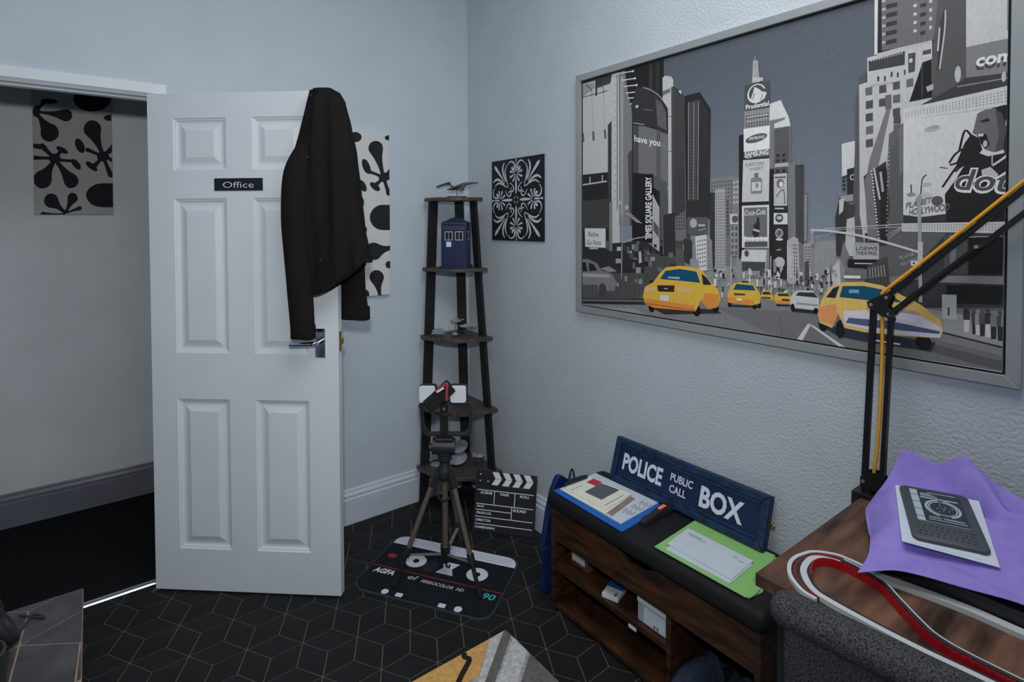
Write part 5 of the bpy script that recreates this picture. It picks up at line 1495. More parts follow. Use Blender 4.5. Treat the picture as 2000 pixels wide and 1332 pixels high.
d_ = B().lathe([(0, -.006), (.03, -.004), (.055, 0), (.056, .003), (.045, .006), (.015, .012), (0, .013)], 24)
B().add([Mt @ Vector(p) for p in d_.v], d_.f).build('disc', 'craft_grey', t, smooth=True)
B().tube([(0, .02, .04), (.01, .03, .075), (.02, .035, .10)], [.012, .015, .006], 10).build('hull', 'craft_grey', t, smooth=True)
Mt = Matrix.Translation((.012, .02, .085)) @ Matrix.Rotation(R(24), 4, 'X') @ Matrix.Rotation(R(-14), 4, 'Y')
B().add([Mt @ (Vector(p) * .8) for p in d_.v], d_.f).build('disc', 'craft_grey', t, smooth=True)
t = thing('pale_model', 'pale open frame ornament at the left end of the lowest shelf', 'ornament', (-.268, -.085, .2035), R(-36))
for k in range(5):
    a_ = R(20 + 35 * k)
    B().tube([(.028 * math.cos(a_), 0, .006 + .03 * math.sin(a_)), (.034 * math.cos(a_), .004, .012 + .05 * math.sin(a_)), (.026 * math.cos(a_), 0, .01 + .07 * math.sin(a_))], .006, 8).build('rib', 'craft_grey', t, smooth=True)
B().lathe([(.03, 0), (.03, .004), (.02, .008), (.003, .009)], 18).build('base', 'craft_grey', t)
saucer('disc_model', 'pale disc shaped craft on a stem at the right front of the lowest shelf', (-.095, -.240, .2035), R(150), .026, .052, 'craft_grey', base=.018)

# ------------------------------------------------------------------ clapperboard
cb = thing('clapperboard', 'black clapperboard with white chevrons and lettering leaning on the floor', 'clapperboard', (-.264, -.419, .002), math.atan2(-.232, .193))
CT = R(20)
fc = lambda u, v, d: (u, v * math.sin(CT) - d * math.cos(CT), v * math.cos(CT) + d * math.sin(CT))
CW, CHT = .302, .268
B().prism([(0, 0), (CW, 0), (CW, .205), (0, .205)], fc, -.006, 0).build('slate', 'panel_black', cb, bevel=.001)
for v0, v1 in ((.207, .236), (.2365, .2665)):
    B().prism([(0, v0), (CW, v0), (CW, v1), (0, v1)], fc, -.010, .003).build('clap_stick', 'panel_black', cb, bevel=.001)
bb = B()
for k in range(4):
    u = .080 + k * .052
    bb.add([fc(a_, b_, .0034) for a_, b_ in ((u + .016, .2072), (u + .050, .2072 - .0), (u + .064 - .010, .2360), (u + .022 - .000, .2360))], [(0, 1, 2, 3)]) if 0 else None
    bb.add([fc(a_, b_, .0034) for a_, b_ in ((u, .2075), (u + .032, .2075), (u + .050, .2355), (u + .018, .2355))], [(0, 1, 2, 3)])
    bb.add([fc(a_, b_, .0034) for a_, b_ in ((u + .018, .2370), (u + .050, .2370), (u + .032, .2660), (u, .2660))], [(0, 1, 2, 3)])
raw(bb, 'chevrons', 'light_print', cb)
bb = B()
def ln(u0, v0, u1, v1): bb.add([fc(u0, v0, .0004), fc(u1, v0, .0004), fc(u1, v1, .0004), fc(u0, v1, .0004)], [(0, 1, 2, 3)])
for v, u1 in ((.181, .290), (.119, .290), (.063, .290), (.032, .290), (.093, .186)): ln(.010, v - .0017, u1, v + .0017)
for u, v0, v1 in ((.098, .119, .181), (.199, .119, .181), (.187, .063, .119)): ln(u - .0017, v0, u + .0017, v1)
for s_, u0, u1, v0, h in (('SCENE', .028, .088, .1645, .0105), ('TAKE', .124, .170, .1645, .0105), ('ROLL', .223, .270, .1645, .0105), ('DATE', .014, .050, .104, .009), ('PROD.CO.', .014, .090, .075, .010), ('SOUND', .193, .258, .1005, .012), ('DIRECTOR', .014, .088, .044, .010), ('CAMERAMAN', .012, .110, .0135, .010)):
    put_text(bb, s_, fc, u0, u1, v0, h, .03, .15, .0006)
raw(bb, 'lettering', 'light_print', cb)
for u, v in ((.022, .222), (.022, .251), (.062, .222)):
    B().tube([fc(u, v, .002), fc(u, v, .0042)], .0032, 10).build('rivet', 'light_print', cb)

# ------------------------------------------------------------------ cassette mat under the tripod
MA = R(-56)
mat_o = thing('floor_mat', 'black floor mat printed like a tape cassette under the tripod', 'mat', (-.558 - .3 * math.cos(MA) + .2 * math.sin(MA), -.609 - .3 * math.sin(MA) - .2 * math.cos(MA), 0), MA)
B().prism(rounded(0, .6, 0, .4, .055, 8), flat, .0002, .006).build('rubber_base', 'mat_edge', mat_o)
B().prism(rounded(.004, .596, .004, .396, .053, 8), flat, .006, .0072).build('printed_top', 'mat_rubber', mat_o)
def mp(nm, poly, mt, z=.0074):
    q = B(); q.add([(u, v, z) for u, v in poly], [tuple(range(len(poly)))]); return raw(q, nm, mt, mat_o)
mp('label_band', [p for p in clip(rounded(.008, .592, .008, .392, .050, 8), .0, .6, .328, .4)], 'white_print')
for v in (.345, .360, .375): mp('label_line', [(.03, v - .0008), (.57, v - .0008), (.57, v + .0008), (.03, v + .0008)], 'ink', .0077)
mp('red_stripe', [(.006, .157), (.594, .157), (.594, .162), (.006, .162)], 'mat_red')
mp('hub', oval((.173, .238), .046, .044, n=24), 'white_print'); mp('hub', oval((.458, .238), .046, .044, n=24), 'white_print')
mp('hub_teeth', oval((.458, .238), .014, .014, n=14), 'mat_rubber', .0078); mp('hub_teeth', oval((.173, .238), .014, .014, n=14), 'mat_rubber', .0078)
mp('tape_window', [(.285, .195), (.365, .195), (.345, .235), (.365, .275), (.285, .275), (.305, .235)], 'white_print')
mp('tape_reel', oval((.250, .222), .032, .040, n=20), 'black_plastic', .0076)
mp('logo', oval((.055, .238), .022, .016, n=18), 'mat_red')
for u, v, r_ in ((.149, .020, .015), (.466, .022, .016)): mp('hole', oval((u, v), r_, r_, n=16), 'white_print')
for u, v in ((.213, .020), (.399, .020)): mp('hole', rounded(u - .015, u + .015, v - .011, v + .011, .004, 3), 'white_print')
fm = lambda u, v, d: (u, v, .0076 + d)
for s_, u0, u1, v0, h, bo, sh in (('AGFA', .030, .128, .118, .030, .04, .15), ('el', .193, .235, .120, .030, 0, .3), ('FERROCOLOR', .255, .398, .118, .018, .005, .3), ('HD', .412, .445, .118, .018, .005, .3)):
    raw(put_text(B(), s_, fm, u0, u1, v0, h, bo, sh), 'word', 'white_print', mat_o)
bb = B(); put_text(bb, '90', fm, .528, .578, .110, .034, .01, .15); raw(bb, 'number', 'mat_teal', mat_o)

# ------------------------------------------------------------------ tripod with phone rig
TC = Vector((-.55, -.65, 0))
tp = thing('camera_tripod', 'bronze legged tripod with black pan head standing on the cassette mat', 'tripod', TC, 0)
feet = [Vector((-.198, .068, .008)), Vector((.042, -.194, .008)), Vector((.172, .138, .008))]
for f_ in feet:
    dr = Vector((f_.x, f_.y, 0)).normalized(); top = dr * .034 + Vector((0, 0, .452))
    ax = (f_ - top); a_ = top + ax * .02; k1 = top + ax * .70; k2 = top + ax * .985
    lg = B().tube([a_, k1], .0105, 14).build('leg', 'bronze_tube', tp, smooth=True)
    B().tube([top + ax * .66, top + ax * .74], .0145, 14).build('leg_lock', 'black_plastic', lg, smooth=True)
    B().tube([k1, k2], .0085, 12).build('lower_leg', 'black_plastic', lg, smooth=True)
    B().tube([top + ax * .93, f_ + Vector((0, 0, .004))], [.011, .013], 12).build('rubber_foot', 'matt_black', lg, smooth=True)
    B().bar(top - ax * .01, top + ax * .13, .030, .024, dr).build('leg_clamp', 'black_plastic', lg, bevel=.004)
    B().bar(Vector((dr.x * .012, dr.y * .012, .105)), top + ax * .73, .014, .003, (0, 0, 1)).build('brace', 'brace_grey', tp)
B().tube([(0, 0, .10), (0, 0, .56)], .0125, 16).build('centre_column', 'bronze_tube', tp, smooth=True)
B().lathe([(.017, .072), (.019, .08), (.019, .115), (.021, .118), (.021, .140), (.015, .146)], 18).build('column_collar', 'black_plastic', tp, smooth=True)
B().tube([(0, 0, .072), (.004, -.004, .05), (.012, -.008, .045), (.016, -.01, .055)], .004, 8).build('weight_hook', 'black_plastic', tp, smooth=True)
B().lathe([(.018, .412), (.030, .424), (.033, .436), (.030, .462), (.022, .478), (.021, .505)], 20).build('crown', 'black_plastic', tp, smooth=True)
B().tube(spline([(-.035, -.02, .415), (-.05, -.03, .37), (-.02, -.035, .345), (.03, -.02, .352)], 6), .005, 8).build('carry_strap', 'black_plastic', tp, smooth=True)
rr_ = Vector((.8035, -.5953, 0)); tw = Vector((-.5953, -.8035, 0))
hd = B().lathe([(.020, .490), (.030, .50), (.030, .522), (.034, .526), (.034, .535)], 18).build('pan_head', 'black_plastic', tp, smooth=True)
B().tube([rr_ * -.05 + Vector((0, 0, .556)), rr_ * .042 + Vector((0, 0, .552))], .034, 20).build('tilt_drum', 'black_plastic', hd, smooth=True)
B().tube([rr_ * -.064 + Vector((0, 0, .550)), rr_ * -.048 + Vector((0, 0, .550))], .016, 12).build('lock_knob', 'black_plastic', hd, smooth=True)
Mh = Matrix((rr_, -tw, Vector((0, 0, 1)))).transposed().to_4x4()
def hb(c, sx, sy, sz, nm, mt, par=hd, bv=.003):
    Mx = Mh.copy(); Mx.translation = Vector(rr_ * c[0] + tw * c[1] + Vector((0, 0, c[2]))); return B().obox(Mx, sx, sy, sz).build(nm, mt, par, bevel=bv)
hb((0, 0, .588), .07, .055, .012, 'mount_plate', 'black_plastic')
# phone rig held on the head
rig = thing('phone_rig', 'black phone cage with two white square lamps on top of the tripod', 'phone rig', TC + Vector((0, 0, .5945)), math.atan2(rr_.y, rr_.x))
def rb(x0, x1, y0, y1, z0, z1, nm, mt, par=rig, bv=.003): return B().box(x0, x1, y0, y1, z0, z1).build(nm, mt, par, bevel=bv)
rb(-.018, .014, -.012, .012, 0, .165, 'grip', 'matt_black')
cage = [(-.084, .010), (-.076, .0), (.098, 0), (.112, .014), (.116, .128), (.104, .142), (-.090, .146), (-.101, .136), (-.096, .030)]
rigf = lambda u, v, d: (u, d, v)
pts = [(*p,) for p in cage]
bb = B(); N = len(pts)
inn = []
cx0 = sum(p[0] for p in pts) / N; cy0 = sum(p[1] for p in pts) / N
for u, v in pts: inn.append((u - math.copysign(.013, u - cx0), v - math.copysign(.013, v - cy0)))
rings = []
for (u, v), (iu, iv) in zip(pts, inn): rings.append([(u, -.012, v + .004), (iu, -.012, iv + .004), (iu, .012, iv + .004), (u, .012, v + .004)])
rings.append(rings[0])
bb.loft(rings, cap=False); bb.build('cage', 'black_plastic', rig, bevel=.002)
for cx in (-.067, .060):
    lb = rb(cx - .034, cx + .037, -.012, .016, .143, .217, 'lamp_body', 'black_plastic', rig, .008)
    B().prism(rounded(cx - .034, cx + .031, .145, .215, .010, 4), rigf, -.0125, -.020).build('diffuser', 'diffuser_white', lb, bevel=.002)
Mw = Matrix.Translation((-.020, -.015, .172)) @ Matrix.Rotation(R(42), 4, 'Y').inverted()
B().obox(Mw, .135, .030, .058).build('phone_clamp', 'matt_black', rig, bevel=.006)
B().bar((.012, -.034, .160), (.016, -.034, .226), .016, .010, (1, 0, 0)).build('clamp_jaw', 'red_plastic', rig, bevel=.002)
B().bar((-.032, -.034, .196), (.016, -.034, .232), .012, .012, (1, 0, 0)).build('clamp_edge', 'red_plastic', rig, bevel=.002)
B().bar((-.026, -.036, .196), (.002, -.036, .214), .012, .008, (1, 0, 0)).build('clamp_label', 'light_print', rig)
B().tube([(.000, -.012, .120), (.000, -.020, .120)], .006, 10).build('tripod_screw', 'rivet', rig)
B().tube([(.004, -.012, .100), (.004, -.024, .100)], .010, 12).build('clamp_knob', 'black_plastic', rig)

# ------------------------------------------------------------------ jacket over the door corner
jk = thing('black_jacket', 'black jacket hanging over the top corner of the open door', 'jacket', HING, DANG)
def interp(rows, z):
    rows = sorted(rows, key=lambda r_: -r_[0])
    if z >= rows[0][0]: return rows[0][1:]
    for r0, r1 in zip(rows, rows[1:]):
        if r1[0] <= z <= r0[0]:
            t = (r0[0] - z) / (r0[0] - r1[0]); t = t * t * (3 - 2 * t) * .4 + t * .6
            return tuple(x + (y - x) * t for x, y in zip(r0[1:], r1[1:]))
    return rows[-1][1:]
rows = [(1.992, .680, .752, .028, -.005), (1.975, .666, .782, .045, -.004), (1.94, .660, .802, .062, -.004), (1.84, .648, .826, .080, -.004), (1.74, .606, .846, .085, -.004), (1.59, .582, .862, .085, -.004), (1.45, .586, .876, .085, -.004), (1.37, .590, .892, .080, -.004), (1.325, .594, .903, .076, -.004)]
rings = []; NZ = 40; NT = 64
for i in range(NZ + 1):
    z = 1.992 - (1.992 - 1.325) * i / NZ
    a_, b_, d_, yb = interp(rows, z); mid = (a_ + b_) / 2; hw = (b_ - a_) / 2; ring = []
    for k in range(NT):
        t = 2 * PI * k / NT; c_, s_ = math.cos(t), math.sin(t)
        x = mid + hw * math.copysign(abs(c_) ** .75, c_)
        y = yb
        if s_ > 0:
            fold = .009 * math.sin((x - .62) * 95 + z * 3) + .008 * math.sin((x - .6) * 48 - z * 6 + 1)
            y = yb - (d_ * s_ ** .55 + fold * s_ * min(1, i / 6))
        ring.append((x, y, z - HING[2]))
    rings.append(ring)
hem = []
for k, (x, y, z) in enumerate(rings[-1]):
    # sloping hem: low at the sleeve, rising to the right
    hz = 1.195 + max(0, (x - .70)) ** 1.3 * 1.05
    hem.append((x if x < .88 else x - .012, y + (.004 if y < -.01 else 0), min(z, hz) - HING[2] * 0))
for q in (.33, .66, 1.0): rings.append([(p[0] + (h_[0] - p[0]) * q, p[1] + (h_[1] - p[1]) * q + .004 * math.sin(p[0] * 120 + q * 3) * (1 if p[1] < -.02 else 0), p[2] + (h_[2] - p[2]) * q) for p, h_ in zip(rings[NZ], hem)])
body_j = B().loft(rings).build('body', 'jacket_cloth', jk, smooth=True, angle=80)
def sleeve(nm, path, cuff):
    rg = []
    pth = spline([p[:3] for p in path], 8); rads = spline([(p[3], p[4], 0) for p in path], 8)
    for i, (p, r_) in enumerate(zip(pth, rads)):
        rg.append([(p.x + r_.x * math.cos(2 * PI * k / 24) * (1 + .03 * math.sin(2 * PI * k / 8 + i * .25)), p.y + r_.y * math.sin(2 * PI * k / 24) * (1 + .06 * math.sin(2 * PI * k / 12 + i * .2)), p.z + .004 * math.sin(k * .52)) for k in range(24)])
    s_ = B().loft(rg).build(nm, 'jacket_cloth', jk, smooth=True, angle=80)
    p = pth[-1]; r_ = rads[-1]
    B().loft([[(p.x + (r_.x + e) * math.cos(2 * PI * k / 24), p.y + (r_.y + e) * math.sin(2 * PI * k / 24), p.z + dz) for k in range(24)] for e, dz in ((.0002, .050), (.0012, .049), (.0012, .002), (0, 0))]).build('cuff', 'jacket_cloth', s_, smooth=True)
    return s_
sleeve('sleeve', [(.672, -.070, 1.76, .035, .025), (.640, -.084, 1.66, .048, .030), (.630, -.086, 1.50, .048, .032), (.634, -.086, 1.36, .046, .030), (.646, -.084, 1.22, .048, .030), (.655, -.082, 1.10, .046, .030), (.656, -.080, 1.036, .046, .031)], True)
sleeve('sleeve', [(.812, .000, 1.60, .040, .030), (.806, .030, 1.45, .050, .034), (.800, .070, 1.30, .048, .032), (.796, .078, 1.18, .052, .032), (.802, .080, 1.082, .060, .033)], True)
cpoly = [(.672, 1.985), (.706, 1.978), (.704, 1.86), (.698, 1.752), (.664, 1.736), (.616, 1.705), (.604, 1.712), (.640, 1.80), (.652, 1.88)]
ci = B(); n_ = len(cpoly)
def jf(u, v, d):
    a_, b_, dd_, yb = interp(rows, v); t = max(-1, min(1, (u - (a_ + b_) / 2) / ((b_ - a_) / 2))); s_ = max(.05, 1 - abs(t) ** (2 / .75))
    return (u, yb - dd_ * (s_ ** .5) ** .55 - d, v - HING[2])
ci.prism(cpoly, jf, .004, .011); ci.build('collar', 'jacket_cloth', jk, smooth=False)
for u, v in ((.618, 1.665), (.690, 1.72), (.735, 1.340), (.690, 1.955)):
    p = jf(u, max(v, 1.33), .004); B().tube([(p[0], p[1] - .004, v - HING[2]), (p[0], p[1] - .010, v - HING[2])], .0055, 12).build('button', 'black_plastic', jk, smooth=True)

# ------------------------------------------------------------------ shoe bench
sb = thing('shoe_bench', 'dark brown wooden shoe bench with black padded seat along the right wall', 'bench', (-.17, -1.455, 0), 0)
def cb_(x0, x1, y0, y1, z0, z1, nm, mt, par=sb, bv=.0015): return B().box(x0 + .17, x1 + .17, y0 + 1.455, y1 + 1.455, z0, z1).build(nm, mt, par, bevel=bv)
FX, BX = -.318, -.024
YL, YR = -1.045, -1.865
cb_(FX, BX, YL, YL - .018, 0, .395, 'side_panel', 'dark_wood'); cb_(FX, BX, YR, YR + .018, 0, .395, 'side_panel', 'dark_wood')
cb_(FX + .004, BX - .006, -1.565, -1.583, .02, .395, 'divider', 'dark_wood')
cb_(FX + .004, BX - .006, YL - .018, -1.565, .158, .178, 'shelf', 'dark_wood')
cb_(FX + .004, BX - .006, YL - .018, YR + .018, .012, .030, 'bottom_panel', 'dark_wood')
cb_(BX - .006, BX, YL - .018, YR + .018, .012, .395, 'back_panel', 'dark_wood')
poly = [(YL - .018, .275), (YR + .018, .275), (YR + .018, .390), (-1.535, .390), (-1.520, .388), (-1.500, .376), (-1.480, .366), (-1.420, .366), (-1.400, .372), (-1.380, .388), (-1.365, .390), (YL - .018, .390)]
B().prism([(y + 1.455, z) for y, z in poly], lambda u, v, d: (d, u, v), FX + .17, FX + .17 + .016).build('front_rail', 'dark_wood', sb, bevel=.001)
ring = []
for z, e, r_ in ((.397, -.004, .02), (.400, .004, .022), (.412, .008, .024), (.438, .008, .024), (.450, .002, .022), (.4545, -.012, .02), (.456, -.03, .02)):
    ring.append([(u, v, z) for u, v in rounded(FX - .006 + .17 - e, BX + .17 + min(e, 0), YR - .008 + 1.455 - e, YL + .006 + 1.455 + e, r_, 5)])
B().loft(ring).build('seat_pad', 'cushion_vinyl', sb, smooth=True, angle=60)
# things on the bench shelf
t = thing('wooden_box', 'small open wooden box with a white slip inside on the bench shelf', 'box', (-.215, -1.135, .1785), 0)
for q in ((-.042, .042, -.045, -.040, 0, .045), (-.042, .042, .040, .045, 0, .045), (-.042, -.037, -.040, .040, 0, .045), (.037, .042, -.040, .040, 0, .045)): B().box(*q).build('side', 'small_wood', t, bevel=.001)
B().box(-.037, .037, -.040, .040, 0, .004).build('bottom', 'small_wood', t)
B().box(-.0430, -.0421, -.030, .036, .016, .043).build('label', 'paper', t)
t = thing('paper_packet', 'small white packet with blue end lying on the bench shelf', 'packet', (-.258, -1.312, .1785), R(18))
B().box(-.045, .045, -.030, .030, 0, .016).build('packet', 'white_plastic', t, bevel=.002)
B().box(.000, .045, -.0302, .0302, .0160, .0164).build('blue_end', 'packet_blue', t)
B().box(-.040, -.020, -.020, -.012, .016, .0165).build('print', 'ink', t)
t = thing('loose_card', 'blue card lying behind the small white packet on the bench shelf', 'card', (-.165, -1.300, .1785), R(-12))
B().box(-.04, .04, -.03, .03, 0, .006).build('card', 'packet_blue', t, bevel=.001)
t = thing('frosted_carton', 'pale blue and white carton standing on the bench shelf by the divider', 'carton', (-.240, -1.497, .1785), 0)
B().box(-.055, .055, -.060, .055, 0, .072).build('carton', 'frosted_box', t, bevel=.002)
B().box(-.057, .057, -.0615, .0565, .062, .088).build('lid', 'white_plastic', t, bevel=.002)
B().box(-.0558, -.055, -.052, .030, .004, .056).build('label', 'white_print', t)
for y in (-.012, -.024): B().tube([(-.0558, y, .012), (-.0564, y, .012)], .005, 12).build('mark', 'ink', t)
t = thing('price_tag', 'tiny white tag stuck to the edge of the bench shelf', 'tag', (-.3155, -1.437, .154), 0)
B().prism([(-.016, -.004), (.014, -.004), (.017, .0), (.014, .008), (-.016, .008)], lambda u, v, d: (-d, u, v), 0, .0012).build('tag_card', 'white_plastic', t)
def slipper(loc, rz, label):
    t = thing('slipper', label, 'slipper', loc, rz, 'slippers in the bench')
    sole = [(.045 * math.cos(a_) * (1 + .1 * math.cos(2 * a_)), .12 * math.sin(a_)) for a_ in (2 * PI * k / 28 for k in range(28))]
    B().prism(sole, flat, 0, .018).build('sole', 'black_plastic', t, bevel=.003)
    rg = []
    for i in range(9):
        q = i / 8; y = .115 - .15 * q; w_ = .046 * math.sin(PI * min(.5, .1 + q * .9)); h = .022 + .066 * math.sin(PI / 2 * min(1, .18 + q))
        rg.append([(w_ * math.cos(PI * k / 12), y, .016 + h * math.sin(PI * k / 12)) for k in range(13)])
    B().loft(rg).build('upper', 'slipper', t, smooth=True)
    B().tube([(p[0], p[1], p[2]) for p in rg[-1]], .008, 8).build('trim', 'slipper', t, smooth=True)
    B().tube([(.042 * math.cos(a_), -.04 - .075 * math.sin(a_), .030 + .012 * math.sin(a_)) for a_ in (PI * k / 12 for k in range(13))], .012, 8).build('heel_band', 'slipper', t, smooth=True)
    return t
slipper((-.215, -1.632, .0305), R(72), 'fluffy dark blue slipper in the bench nearest the divider')
slipper((-.222, -1.760, .0305), R(80), 'fluffy dark blue slipper at the right end of the bench')

# blue folded bag hanging beside the bench
bg = thing('blue_bag', 'blue plastic bag hanging flat between the bench and the wall', 'bag', (-.22, -1.0, .02), 0)
bpoly = [(-.336, .205), (-.318, .28), (-.300, .355), (-.279, .425), (-.262, .462), (-.248, .480), (-.226, .474), (-.196, .452), (-.178, .440), (-.120, .430), (-.095, .40), (-.09, .20), (-.11, .04), (-.20, .022), (-.305, .028), (-.332, .05), (-.318, .12), (-.312, .185)]
B().prism([(x + .22, z - .02) for x, z in bpoly], lambda u, v, d: (u, d + .006 * math.sin(u * 40) * math.sin(v * 16), v), -.012, .012).build('bag_body', 'bag_blue', bg, bevel=.005)
B().prism([(x + .22, z - .02) for x, z in ((-.330, .045), (-.200, .030), (-.17, .24), (-.334, .215))], lambda u, v, d: (u, d, v), -.017, -.012).build('outer_fold', 'bag_blue', bg, bevel=.002)
B().tube(spline([(.04, 0, .425), (.050, 0, .450), (.062, .004, .455), (.072, .004, .43), (.070, .0, .40)], 5), .0035, 8).build('handle_loop', 'panel_black', bg, smooth=True)
B().box(.0, .03, -.0225, -.019, .36, .375).build('label_patch', 'white_plastic', bg)

# ------------------------------------------------------------------ things on the bench top
TZ = .4565
def sheet(nm, c, mt, par, z0, z1): return B().prism(c, flat, z0, z1).build(nm, mt, par)
cbd = thing('clipboard', 'blue clipboard with papers lying at the far end of the bench', 'clipboard', (-.19, -1.225, TZ), 0)
L_ = lambda *pts: [(x + .19, y + 1.225) for x, y in pts]
sheet('board', L_((-.318, -1.062), (-.083, -1.052), (-.076, -1.388), (-.326, -1.402)), 'clip_blue', cbd, 0, .004)
sheet('paper_sheet', L_((-.294, -1.070), (-.088, -1.058), (-.080, -1.358), (-.296, -1.371)), 'paper', cbd, .004, .007)
bb = B()
for k in range(5):
    for j in range(3):
        x0, y0 = -.11 - .045 * j - .01 * (k % 2), -1.318 - .009 * k
        bb.add([(x + .19, y + 1.225, .0072) for x, y in ((x0, y0), (x0 - .028, y0), (x0 - .028, y0 - .003), (x0, y0 - .003))], [(0, 1, 2, 3)])
raw(bb, 'handwriting', 'ink', cbd)
t = thing('card_sleeve', 'cream card sleeve with dark square on the clipboard papers', 'card pack', (-.21, -1.190, TZ + .0072), 0)
L_ = lambda *pts: [(x + .21, y + 1.190) for x, y in pts]
sheet('backing_slip', L_((-.298, -1.085), (-.150, -1.078), (-.135, -1.286), (-.296, -1.318)), 'cream_card', t, 0, .002)
sheet('brown_edge', L_((-.130, -1.270), (-.128, -1.292), (-.285, -1.322), (-.290, -1.300)), 'card_brown', t, .002, .0026)
sheet('sleeve', L_((-.286, -1.082), (-.146, -1.076), (-.118, -1.268), (-.280, -1.288)), 'cream_card', t, .0026, .0065)
sheet('dark_square', L_((-.246, -1.156), (-.150, -1.146), (-.136, -1.222), (-.240, -1.232)), 'card_grey', t, .0065, .0095)
sheet('red_label', L_((-.186, -1.102), (-.142, -1.098), (-.138, -1.140), (-.180, -1.146)), 'card_red', t, .0065, .0069)
sheet('edge_print', L_((-.150, -1.255), (-.152, -1.258), (-.262, -1.268), (-.260, -1.265)), 'ink', t, .0065, .0068)
for k in range(3): sheet('side_print', L_((-.275 + .02 * k, -1.110), (-.262 + .02 * k, -1.110), (-.262 + .02 * k, -1.114), (-.275 + .02 * k, -1.114)), 'ink', t, .0065, .0068)
t = thing('ball_pen', 'black pen lying across the top of the clipboard', 'pen', (-.21, -1.083, TZ + .0145), 0)
B().tube(spline([(-.070, .004, 0), (-.03, .016, .003), (.02, .018, .005), (.062, .008, .004)], 6), [.003] + [.0045] * 17 + [.002], 10).build('barrel', 'black_plastic', t, smooth=True)
B().bar((-.05, .004, .004), (.05, .002, .004), .010, .003).build('clip', 'black_plastic', t, bevel=.001)
t = thing('small_gadget', 'small black gadget showing three red lights on the bench seat', 'gadget', (-.160, -1.412, TZ), R(2))
B().loft([[(x, y * w_, z) for y, z in ((-.016, 0), (.016, 0), (.018, h * .5), (.013, h), (-.013, h), (-.018, h * .5))] for x, w_, h in ((-.082, .6, .012), (-.070, .85, .018), (-.030, .8, .020), (.010, .9, .026), (.050, 1.15, .028), (.072, 1.1, .024), (.082, .7, .014))]).build('case', 'black_plastic', t, smooth=True, angle=50)
for k in range(3): B().prism(rounded(.014 + k * .013, .021 + k * .013, -.006, .006, .002, 3), flat, .026, .0292).build('red_light', 'red_lamp', t)
gf = thing('green_folder', 'light green card folder lying on the bench under envelopes', 'folder', (-.18, -1.67, TZ), 0)
L_ = lambda *pts: [(x + .18, y + 1.67) for x, y in pts]
sheet('back_cover', L_((-.308, -1.526), (-.066, -1.508), (-.060, -1.776), (-.150, -1.800), (-.245, -1.830), (-.300, -1.822)), 'folder_green', gf, 0, .0015)
sheet('inner_sheets', L_((-.245, -1.60), (-.075, -1.56), (-.070, -1.770), (-.150, -1.792), (-.240, -1.824)), 'paper', gf, .0015, .004)
sheet('front_cover', L_((-.313, -1.521), (-.062, -1.506), (-.058, -1.770), (-.147, -1.793), (-.240, -1.822), (-.268, -1.826), (-.296, -1.826), (-.308, -1.816)), 'folder_green', gf, .004, .0055)
sheet('stamp', oval((-.040, -.128), .008, .010, n=14), 'stamp_green', gf, .0055, .0057)
t = thing('white_envelope', 'white envelope lying on top of another on the green folder', 'envelope', (-.21, -1.645, TZ + .0095), 0, 'envelopes on the green folder')
L_ = lambda *pts: [(x + .21, y + 1.645) for x, y in pts]
sheet('envelope', L_((-.276, -1.541), (-.147, -1.528), (-.146, -1.750), (-.278, -1.757)), 'paper', t, 0, .0022)
bb = B()
for x0, y0, l_ in ((-.168, -1.545, .05), (-.176, -1.552, .06), (-.170, -1.700, .014), (-.178, -1.722, .016)):
    bb.add([(x + .21, y + 1.645, .0024) for x, y in ((x0, y0), (x0, y0 - l_), (x0 - .003, y0 - l_), (x0 - .003, y0))], [(0, 1, 2, 3)])
raw(bb, 'address_lines', 'ink', t)
t = thing('white_envelope', 'lower white envelope half covered by another on the green folder', 'envelope', (-.22, -1.655, TZ + .0058), 0, 'envelopes on the green folder')
L_ = lambda *pts: [(x + .22, y + 1.655) for x, y in pts]
sheet('envelope', L_((-.300, -1.553), (-.165, -1.538), (-.160, -1.755), (-.292, -1.762)), 'paper', t, 0, .0030)

# ------------------------------------------------------------------ police sign leaning on the wall
ps = thing('police_sign', 'long blue framed sign reading POLICE PUBLIC CALL BOX leaning on the wall', 'sign', (-.068, -1.125, TZ + .004), 0)
PT = math.atan2(.050, .165)
SL, SH = .618, .166
fs_ = lambda u, v, d: (v * math.sin(PT) - d * math.cos(PT), -u, v * math.cos(PT) + d * math.sin(PT))
B().prism([(0, 0), (SL, 0), (SL, SH), (0, SH)], fs_, -.012, .008).build('board', 'sign_field', ps)
fw_ = .024
for poly in ([(0, 0), (SL, 0), (SL - fw_, fw_), (fw_, fw_)], [(0, SH), (SL, SH), (SL - fw_, SH - fw_), (fw_, SH - fw_)], [(0, 0), (fw_, fw_), (fw_, SH - fw_), (0, SH)], [(SL, 0), (SL - fw_, fw_), (SL - fw_, SH - fw_), (SL, SH)]):
    B().prism(poly, fs_, .008, .017).build('frame_rail', 'sign_blue', ps, bevel=.004)
e_ = .012
for poly in ([(fw_, fw_), (SL - fw_, fw_), (SL - fw_ - e_, fw_ + e_), (fw_ + e_, fw_ + e_)], [(fw_, SH - fw_), (SL - fw_, SH - fw_), (SL - fw_ - e_, SH - fw_ - e_), (fw_ + e_, SH - fw_ - e_)]):
    B().prism(poly, fs_, .008, .0115).build('inner_bead', 'sign_blue', ps, bevel=.003)
for s_, u0, u1, v0, h, bo in (('POLICE', .046, .228, .056, .060, .035), ('PUBLIC', .262, .352, .089, .026, .02), ('CALL', .264, .332, .050, .026, .02), ('BOX', .384, .540, .050, .066, .035)):
    raw(put_text(B(), s_, fs_, u0, u1, v0, h, bo, 0, .0085), 'word', 'white_print', ps)
Mk = fs_(SL + .012, .082, -.002)
